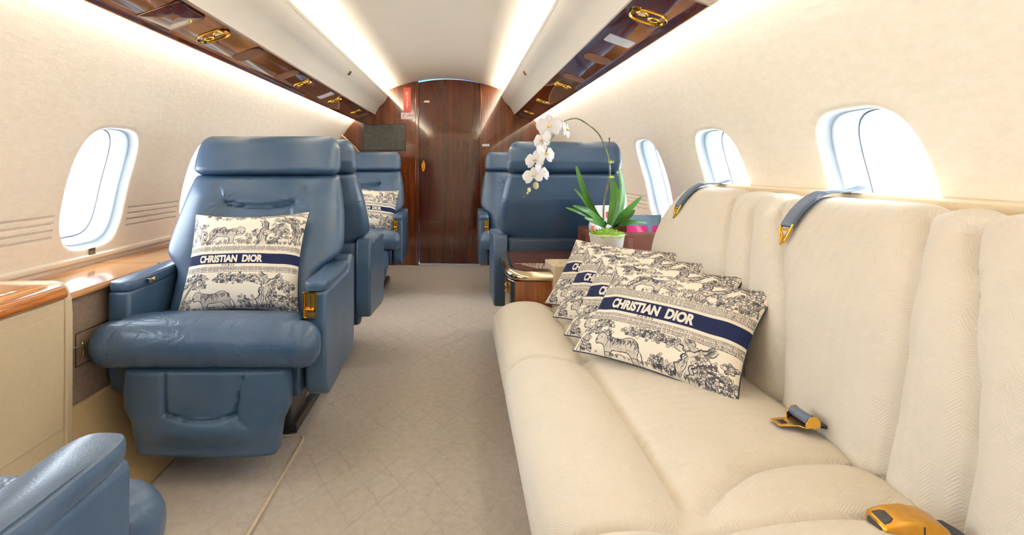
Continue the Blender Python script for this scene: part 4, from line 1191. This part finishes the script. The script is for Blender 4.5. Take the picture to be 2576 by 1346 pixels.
for px, py in ((1534, 408), (1535, 445)):
    mb = MB(); a = Vector(q(px, py)); mb.lathe([(.007, -.005), (.0075, 0), (.007, .005)], 12, a); mb.box(a.x+.005, a.x+.017, a.y-.003, a.y+.003, a.z-.005, a.z+.005); mb.build('clip', plain('lime_clip', srgb(150, 170, 40), .35), orc, bevel=.001)
petm = NT('white_petal'); petm.set(Roughness=.55); petm.b.inputs['Base Color'].default_value = (.86, .85, .86, 1)
petm.b.inputs['Subsurface Weight'].default_value = .3; petm.b.inputs['Subsurface Radius'].default_value = (.01, .01, .01); petm.b.inputs['Subsurface Scale'].default_value = .5
lipm = plain('yellow_lip', srgb(232, 190, 70), .5, var=.2, scale=60)
def petal(parent, ang, L, Wd, cup, name='petal', mat=None, z0=0.0):
    n, k = 12, 8; rows, rows2 = [], []
    ca, sa = math.cos(ang), math.sin(ang)
    for i in range(n+1):
        f = i/n; wd = Wd/2*(math.sin(PI*(f*.93+.05))**.55)*(.55+.6*f if f < .75 else 1.0); rr, r2 = [], []
        for j in range(k+1):
            s = -1+2*j/k; a, b = L*f, wd*s
            y = z0-cup*math.sin(f*PI*.8)*L+.10*L*s*s*f+.012*L*math.sin(s*6+f*5)
            x, z = b*ca+a*sa, -b*sa+a*ca
            rr.append((x, y, z)); r2.append((x, y+.0009, z))
        rows.append(rr); rows2.append(r2)
    mb = MB(); mb.grid(rows); mb.grid(rows2, True); mb.build(name, mat or petm.m, parent, angle=80)
def flower(px, py, dy, R, yaw, pitch, roll=0):
    f = bpy.data.objects.new('flower', None); COL.objects.link(f); f.parent = orc; f.empty_display_size = .02
    f.location = q(px, py, dy); f.rotation_euler = (math.radians(pitch), math.radians(roll), math.radians(yaw))
    for a, L, W_ in ((0, 1.0, .72), (math.radians(125), .95, .66), (math.radians(235), .95, .66)): petal(f, a, R*L, R*W_, .06, z0=.003)
    for a in (math.radians(78), math.radians(-78)): petal(f, a, R*1.05, R*1.25, .10, z0=0)
    mb = MB(); lo = []
    for i in range(7):
        t = i/6; rr = R*.15*math.sin(PI*(.15+.8*t)); lo.append([(rr*math.cos(a)*1.1, -R*.30*t-.002, -R*.13*t*1.3+rr*.8*math.sin(a)) for a in [2*PI*k/12 for k in range(12)]])
    mb.loft(lo); mb.build('lip', lipm, f)
flower(1381, 317, -.055, .052, -8, -6)
flower(1424, 326, -.012, .046, 62, -12, 10)
flower(1392, 326, .0, .044, 140, 10)
flower(1364, 352, -.05, .048, -52, -14, -14)
flower(1372, 386, -.055, .048, 32, -18, 12)
flower(1346, 402, -.065, .047, -38, -22, -10)
flower(1364, 432, -.055, .044, 42, -28, 16)
flower(1342, 442, -.075, .046, -20, -32, -10)
budm = plain('orchid_bud', srgb(206, 208, 150), .5, var=.15, scale=40)
for px, py, r in ((1348, 467, .0145), (1331, 478, .009), (1327, 486, .005)):
    c = Vector(q(px, py, -.052)); mb = MB(); mb.lathe([(r*math.cos(a)*.85, r*1.1*math.sin(a)) for a in [-1.5+3.0*k/10 for k in range(11)]], 14, c); mb.build('bud', budm, orc)

# ------------------------------------------------------------------ left console in the foreground
cs = thing('side_console', 'beige leather side console with polished wood top at the left edge', 'console', (-.95, 1.59, .187))
CX, CY, CZ = -.95, 1.59, .187
def cb(mb, x0, x1, y0, y1, z0, z1): return mb.box(x0-CX, x1-CX, y0-CY, y1-CY, z0-CZ, z1-CZ)
mb = MB(); cb(mb, -.981, -.950, .95, 1.562, .187, .603); mb.build('body', M['console'], cs, bevel=.004)
mb = MB(); cb(mb, -.9505, -.9455, .95, 1.548, .244, .569); mb.build('face_panel', M['console'], cs, bevel=.003)
mb = MB(); 
pr = [(-.981, .187), (-.949, .187), (-.945, .193), (-.944, .56), (-.947, .60), (-.958, .632), (-.975, .646), (-1.0, .650), (-1.19, .650), (-1.19, .614), (-.981, .614)]
mb.prism([(a-CX, b-CZ) for a, b in pr], 1, 1.562-CY, 1.590-CY); mb.build('end_cap', M['console'], cs, bevel=.005)
mb = MB(); pr = [(-.981, .606), (-.946, .606), (-.941, .611), (-.941, .624), (-.949, .637), (-.965, .6425), (-1.185, .6425), (-1.185, .614), (-.981, .614)]
mb.prism([(a-CX, b-CZ) for a, b in pr], 1, .95-CY, 1.562-CY); mb.build('wood_top', M['console_wood'], cs, angle=50)
mb = MB()
for i in range(5):
    x = -1.135+.026*i; y = 1.16+.035*i
    while y < 1.44+.02*(i % 3):
        w = random.uniform(.012, .03); mb.box(x-CX, x+.012-CX, y-CY, y+w-CY, .6427-CZ, .6431-CZ); y += w+.008
mb.build('instruction_decal', M['print_white'], cs, smooth=False)
# stowage door in the mocha panel
sd = thing('stowage_door', 'small suede stowage door with gold pull in the brown panel beside the armchair', 'panel door', (-.983, 1.74, .43))
mb = MB(); mb.box(-.0005, .0025, -.085, .085, -.05, .045); mb.build('door_panel', M['mocha'], sd, bevel=.001)
mb = MB(); mb.box(.0005, .0015, -.088, -.085, -.053, .048); mb.box(.0005, .0015, .085, .089, -.053, .048); mb.box(.0005, .0015, -.088, .089, .045, .048); mb.box(.0005, .0015, -.088, .089, -.053, -.050); mb.build('gap', M['dark'], sd, smooth=False)
mb = MB(); mb.tube([(.003, -.062, .014), (.006, -.062, .010), (.006, -.062, -.024), (.003, -.062, -.028)], .0022, 8); mb.build('pull', M['gold'], sd)
# outlet under the window
ol = thing('power_outlet', 'small metal double outlet plate on the left wall below the near window', 'outlet', (-(wx(.655)-.001), 2.08, .655))
mb = MB(); mb.box(-.001, .003, -.018, .018, -.016, .016); mb.build('plate', M['steel'], ol, bevel=.0012)
for s in (-1, 1):
    mb = MB(); mb.box(.0032, .0040, s*.0085-.0055, s*.0085+.0055, -.009, .007); mb.build('socket', M['dark'] if False else plain('grey_socket', srgb(120, 112, 96), .4), ol, bevel=.001)
# raised carpet runner with piped edge
cm = thing('carpet_mat', 'raised beige carpet section with piped edge under the front left armchair', 'carpet', (-.6, 1.5, 0))
def matp(d):
    P = [(-.395-d, .95), (-.395-d, 1.93)]+[(-.425-d+.03*math.cos(a), 1.97+.03*math.sin(a)-d) for a in [PI/2*k/6 for k in range(7)]]+[(-.78, 2.0-d), (-.78, .95)]
    return [(a+.6, b-1.5) for a, b in P]
mb = MB(); mb.loft([[(a, b, z) for a, b in matp(d)] for z, d in ((.0005, 0), (.006, 0), (.009, .004))]); mb.build('mat', M['carpet'], cm, angle=60)
mb = MB(); P = matp(.002)[:-1]; mb.tube([(a, b, .008) for a, b in P], .0055, 8); mb.build('piping', plain('tan_carpet_binding', srgb(206, 190, 166), .8, var=.1, scale=90), cm)

# ------------------------------------------------------------------ ceiling strip fittings
AX = Vector((PB[0]-PA[0], 0, PB[1]-PA[1])); AL = AX.length; AX.normalize()
NXn = Vector((-(PA[1]-PB[1]), 0, -(PB[0]-PA[0]))).normalized()
def fit(name, label, cat, sg, t, y, group=None):
    p = psu(sg, t, y, .0035); r = thing(name, label, cat, p, 0, group)
    ax = Vector((sg*AX.x, 0, AX.z)); nn = Vector((sg*NXn.x, 0, NXn.z))
    def m(a, b, c): return tuple(ax*a+Vector((0, 1, 0))*b+nn*c)      # across, along, down
    return r, m
def lens(hw, hl, n=48, e=1.35):
    """pointed oval: two bowed sides"""
    P = []
    for k in range(n):
        a = 2*PI*k/n; c, s = math.cos(a), math.sin(a)
        P.append((hw*math.copysign(abs(c)**(1/e), c), hl*math.copysign(abs(s)**(1/e)*.96, s)))
    return P
def vent(sg, t, y, label, big=1.0):
    r, m = fit('air_vent', label, 'air vent', sg, t, y, 'gold air vents in the ceiling strips')
    o = lens(.056*big, .052*big)
    mb = MB(); mb.loft([[m(a*s, b*s, d) for a, b in o] for s, d in ((1, -.001), (1.0, .004), (.97, .0055), (.93, .004), (.86, -.004), (.70, -.012), (.4, -.016), (.05, -.017))], True, True); mb.build('bowl', M['gold'], r, angle=50)
    for s in (-1, 1):
        cx, cy = s*.022*big, s*.010*big
        mb = MB(); mb.loft([[m(cx+rr*math.cos(a), cy+rr*math.sin(a), d) for a in [2*PI*k/24 for k in range(24)]] for rr, d in ((.020*big, -.013), (.021*big, .000), (.018*big, .004), (.013*big, .003), (.011*big, -.003))]); n_ = mb.build('nozzle', M['gold'], r, angle=50)
        mb = MB(); mb.loft([[m(cx+rr*math.cos(a), cy+rr*math.sin(a), d) for a in [2*PI*k/20 for k in range(20)]] for rr, d in ((.0115*big, -.0025), (.011*big, .0005), (.004*big, .0018))]); mb.build('lens' if s < 0 else 'outlet', M['lens'] if s < 0 else M['dark'], n_, angle=50)
def plate(name, label, cat, sg, t, y, hw, hl, mat, group, e=1.0, sq=False, part=None):
    r, m = fit(name, label, cat, sg, t, y, group)
    if sq: o = [(hw*a, hl*b) for a, b in ((-1, -.86), (-.86, -1), (.86, -1), (1, -.86), (1, .86), (.86, 1), (-.86, 1), (-1, .86))]
    else: o = lens(hw, hl, 40, e)
    mb = MB(); mb.loft([[m(a*s, b*s, d) for a, b in o] for s, d in ((1, -.002), (1, .0016), (.97, .0024), (.1, .0024))]); mb.build(part or 'cover', mat, r, angle=40)
    return r, m, o
LS = 'left ceiling strip'; RS = 'right ceiling strip'
vent(-1, .42, 2.077, 'gold air vent nearest us in the left ceiling strip, beside the hatch', 1.05)
vent(-1, .42, 3.25, 'gold air vent just past the two brown grilles in the left ceiling strip', .92)
vent(-1, .42, 4.07, 'gold air vent just past the white panel in the left ceiling strip', .92)
vent(-1, .42, 4.90, 'farthest gold air vent in the left ceiling strip, near the bulkhead', .9)
vent(1, .46, 1.803, 'large gold air vent nearest us in the right ceiling strip', 1.1)
vent(1, .46, 3.32, 'gold air vent just past the two brown grilles in the right ceiling strip', .92)
vent(1, .45, 4.13, 'gold air vent in the right ceiling strip, second from the bulkhead', .92)
vent(1, .45, 4.97, 'farthest gold air vent in the right ceiling strip, above the orchid', .9)
GS = 'brown speaker grilles in the ceiling strips'
plate('speaker_grille', 'larger brown oval speaker grille in the left ceiling strip after the first gold vent', 'speaker', -1, .42, 2.42, .062, .066, M['brown_plastic'], GS, 1.5)
plate('speaker_grille', 'second brown oval speaker grille along the left ceiling strip', 'speaker', -1, .42, 2.95, .062, .066, M['brown_plastic'], GS, 1.5)
plate('speaker_grille', 'brown oval speaker grille next to the white panel in the right ceiling strip', 'speaker', 1, .48, 2.49, .058, .066, M['brown_plastic'], GS, 1.8)
plate('speaker_grille', 'second brown oval speaker grille along the right ceiling strip', 'speaker', 1, .49, 3.02, .058, .066, M['brown_plastic'], GS, 1.8)
pb = plain('greybrown_blank', srgb(128, 92, 78), .5)
plate('blank_plate', 'grey brown oval plate at the far end of the left ceiling strip', 'cover plate', -1, .41, 5.22, .055, .07, pb, 'oval plates near the bulkhead', 1.8)
plate('blank_plate', 'grey brown oval plate at the far end of the right ceiling strip', 'cover plate', 1, .46, 5.26, .055, .07, pb, 'oval plates near the bulkhead', 1.8)
plate('sign_panel', 'blank white square panel in the left ceiling strip', 'panel', -1, .42, 3.80, .052, .052, M['lens'], 'white square panels', sq=True)
plate('sign_panel', 'blank white square panel in the right ceiling strip', 'panel', 1, .48, 2.14, .052, .050, M['lens'], 'white square panels', sq=True)
def hatch(sg, t, y, hw, hl, label):
    r, m = fit('ceiling_hatch', label, 'hatch', sg, t, y, 'wooden hatches in the ceiling strips')
    o = [(hw*a, hl*b) for a, b in ((-1, -.92), (-.97, -.98), (-.92, -1), (.92, -1), (.97, -.98), (1, -.92), (1, .92), (.97, .98), (.92, 1), (-.92, 1), (-.97, .98), (-1, .92))]
    mb = MB(); mb.loft([[m(a*s, b*s, d) for a, b in o] for s, d in ((1.0, -.002), (1.0, .0012), (.985, .0022), (.1, .0022))]); mb.build('door_panel', M['psu_wood'], r, angle=40)
    mb = MB(); P = [m(a*1.01, b*1.01, .0012) for a, b in o]; mb.tube(P+[P[0]], .0012, 6, False); mb.build('rim', M['pewter'], r)
hatch(-1, .46, 1.80, .066, .095, 'wooden hatch with thin bright rim nearest us in the left ceiling strip')
hatch(1, .62, 1.46, .066, .105, 'wooden hatch with thin bright rim at the top of the right ceiling strip')
# little dark plates on the cream valances
for sg, y in ((-1, 3.80), (1, 3.80)):
    lt = thing('valance_latch', 'small dark square plate on the %s cream valance near the bulkhead' % ('left' if sg < 0 else 'right'), 'latch', (sg*.598, y, 1.615), 0, 'square plates on the valances')
    mb = MB(); 
    for s_, c0 in ((1, M['gold_satin']), (.8, M['black'])):
        mb = MB(); ax = Vector((sg*-.5, 0, .85)).normalized(); nn = Vector((-sg*.85, 0, -.5)).normalized()
        lo = [[tuple(ax*a*s_*.016+Vector((0, b*s_*.022, 0))+nn*(d+(.001 if s_ < 1 else 0))) for a, b in ((-1, -1), (1, -1), (1, 1), (-1, 1))] for d in (-.006, .003)]
        mb.loft(lo); mb.build('rim' if s_ == 1 else 'face', c0, lt, smooth=False)

# ------------------------------------------------------------------ bulkhead fittings
mo = thing('monitor', 'flat dark monitor on the wood bulkhead above the far left armchair', 'monitor', (-.594, YF, 1.266))
mb = MB(); mb.box(-.207, .207, -.03, 0, -.130, .130); mb.build('housing', M['black'], mo, bevel=.004)
mb = MB(); mb.box(-.200, .200, -.0312, -.0295, -.123, .123); mb.build('screen', M['screen'], mo, smooth=False)
def flat_text(word, parent, mat, name, x0, x1, z0, z1, y, bold=.01, vertical=False):
    bm, w = text_bm(word, bold, 1.0, 1.0); vv, ff = bm_arrays(bm); bm.free()
    mb = MB(); mb.add([(x0+(x1-x0)*a/w, y, z0+(z1-z0)*b) for a, b, _ in vv], ff); mb.build(name, mat, parent, smooth=False)
ex = thing('exit_sign', 'red vertical EXIT sign on the wood bulkhead left of the door', 'exit sign', (-.3715, YF, 1.637))
mb = MB(); mb.box(-.0365, .0365, -.006, 0, -.125, .125); mb.build('sign_plate', M['red'], ex, bevel=.002)
for i, ch in enumerate('EXIT'):
    zc = .066-.0437*i
    hw = .0125 if ch != 'I' else .0045
    flat_text(ch, ex, M['print_white'], 'letter', -hw, hw, zc-.0175, zc+.0175, -.0066, .02)
ar = thing('arabic_sign', 'small white sign with red Arabic lettering under the EXIT sign', 'sign', (-.368, YF, 1.480))
mb = MB(); mb.box(-.065, .065, -.005, 0, -.033, .033); mb.build('sign_plate', M['white'], ar, bevel=.003)
mb = MB()
def ink(P, r=.0026):
    mb.tube([(a, -.0055, b) for a, b in [(p.x, p.y) for p in spline([(x, z, 0) for x, z in P], 5)]], r, 6)
ink([(.030, -.002), (.036, .008), (.046, .010), (.052, .002), (.046, -.004), (.030, -.002), (.016, -.002)])                       # meem
ink([(.016, -.002), (.008, -.001), (.018, .004), (.024, .010), (.012, .012), (.004, .010)]); ink([(.014, .020), (.016, .021)], .003)   # khah
ink([(.006, -.002), (-.002, -.001), (-.006, .004), (-.008, -.006), (-.016, -.014)])                                              # reh
ink([(-.024, .012), (-.034, .014), (-.044, .011), (-.030, .006), (-.042, -.002), (-.050, -.012), (-.044, -.021), (-.030, -.020)]); ink([(-.036, -.009), (-.034, -.009)], .003)  # jeem
mb.build('lettering', M['arabic_red'], ar)
ws = thing('wall_switch', 'small white switch plate on the bulkhead right of the door', 'switch', (.408, YF, 1.190))
mb = MB(); mb.box(-.036, .036, -.006, 0, -.012, .012); mb.build('plate', M['white'], ws, bevel=.002)
mb = MB(); mb.box(-.026, .026, -.009, -.005, -.005, .005); mb.build('rocker', M['white'], ws, bevel=.001)

# ------------------------------------------------------------------ light
def area(name, loc, rot, sx, sy, power, col):
    l = bpy.data.lights.new(name, 'AREA'); l.shape = 'RECTANGLE'; l.size = sx; l.size_y = sy; l.energy = power; l.color = col
    o = bpy.data.objects.new(name, l); COL.objects.link(o); o.location = loc; o.rotation_euler = rot; return o
def aim(o, d): o.rotation_euler = Vector(d).to_track_quat('-Z', 'Y').to_euler()
WARM = (1.0, .92, .80)
LEN = YF-YB-.06; MID = (YF+YB)/2
for sg in (-1, 1):
    o = area('cove_light', (sg*.615, MID, 1.655), (0, 0, 0), .03, LEN, 92, WARM); aim(o, (-sg*.25, 0, 1)); o.rotation_euler.z = 0
    l = area('wall_wash_light', (sg*.856, MID, 1.452), (0, 0, 0), .012, LEN, 34, (1.0, .93, .83)); aim(l, (sg*.8, 0, -.6))
for o in [x for x in COL.objects if x.type == 'LIGHT']:
    sg = 1 if o.location.x > 0 else -1
    # x axis across, y axis along the cabin
    d = Vector((-sg*.25, 0, 1)) if o.name.startswith('cove') else Vector((sg*.8, 0, -.6))
    z = -d.normalized(); y = Vector((0, 1, 0)); x = y.cross(z)
    o.rotation_euler = Matrix((x, y, z)).transposed().to_euler()
for sg in (-1, 1):
    for w in WIN[sg]:
        p = Vector(wp(sg, w, WZ, .14)); n = wn(WZ)
        o = area('window_portal', p, (0, 0, 0), .36, .46, 1, (1, 1, 1)); o.data.cycles.is_portal = True
        z = Vector((sg*n[0], 0, n[1])); y = Vector((-sg*n[1], 0, n[0])); x = y.cross(z)
        o.rotation_euler = Matrix((x, y, z)).transposed().to_euler()
W = bpy.data.worlds.new('bright_sky'); SC.world = W; W.use_nodes = True
bg = W.node_tree.nodes['Background']; bg.inputs['Color'].default_value = (.80, .90, 1.0, 1); bg.inputs['Strength'].default_value = 11

# ------------------------------------------------------------------ camera
cam = bpy.data.cameras.new('camera'); co = bpy.data.objects.new('camera', cam); COL.objects.link(co)
co.location = (.163, 0, .974); co.rotation_euler = (PI/2, 0, 0)
cam.sensor_width = 36; cam.lens = 1400/2576*36; cam.shift_x = (1288-1160)/2576; cam.shift_y = (420-673)/2576; cam.clip_start = .02
SC.camera = co
SC.view_settings.view_transform = 'Standard'; SC.view_settings.look = 'None'
SC.view_settings.exposure = .68; SC.view_settings.gamma = 1; SC.view_settings.use_curve_mapping = False
cy = SC.cycles
cy.use_denoising = True; cy.use_adaptive_sampling = False; cy.max_bounces = 10; cy.diffuse_bounces = 6; cy.glossy_bounces = 4; cy.transparent_max_bounces = 12; cy.sample_clamp_indirect = 8
cy.caustics_reflective = False; cy.caustics_refractive = False
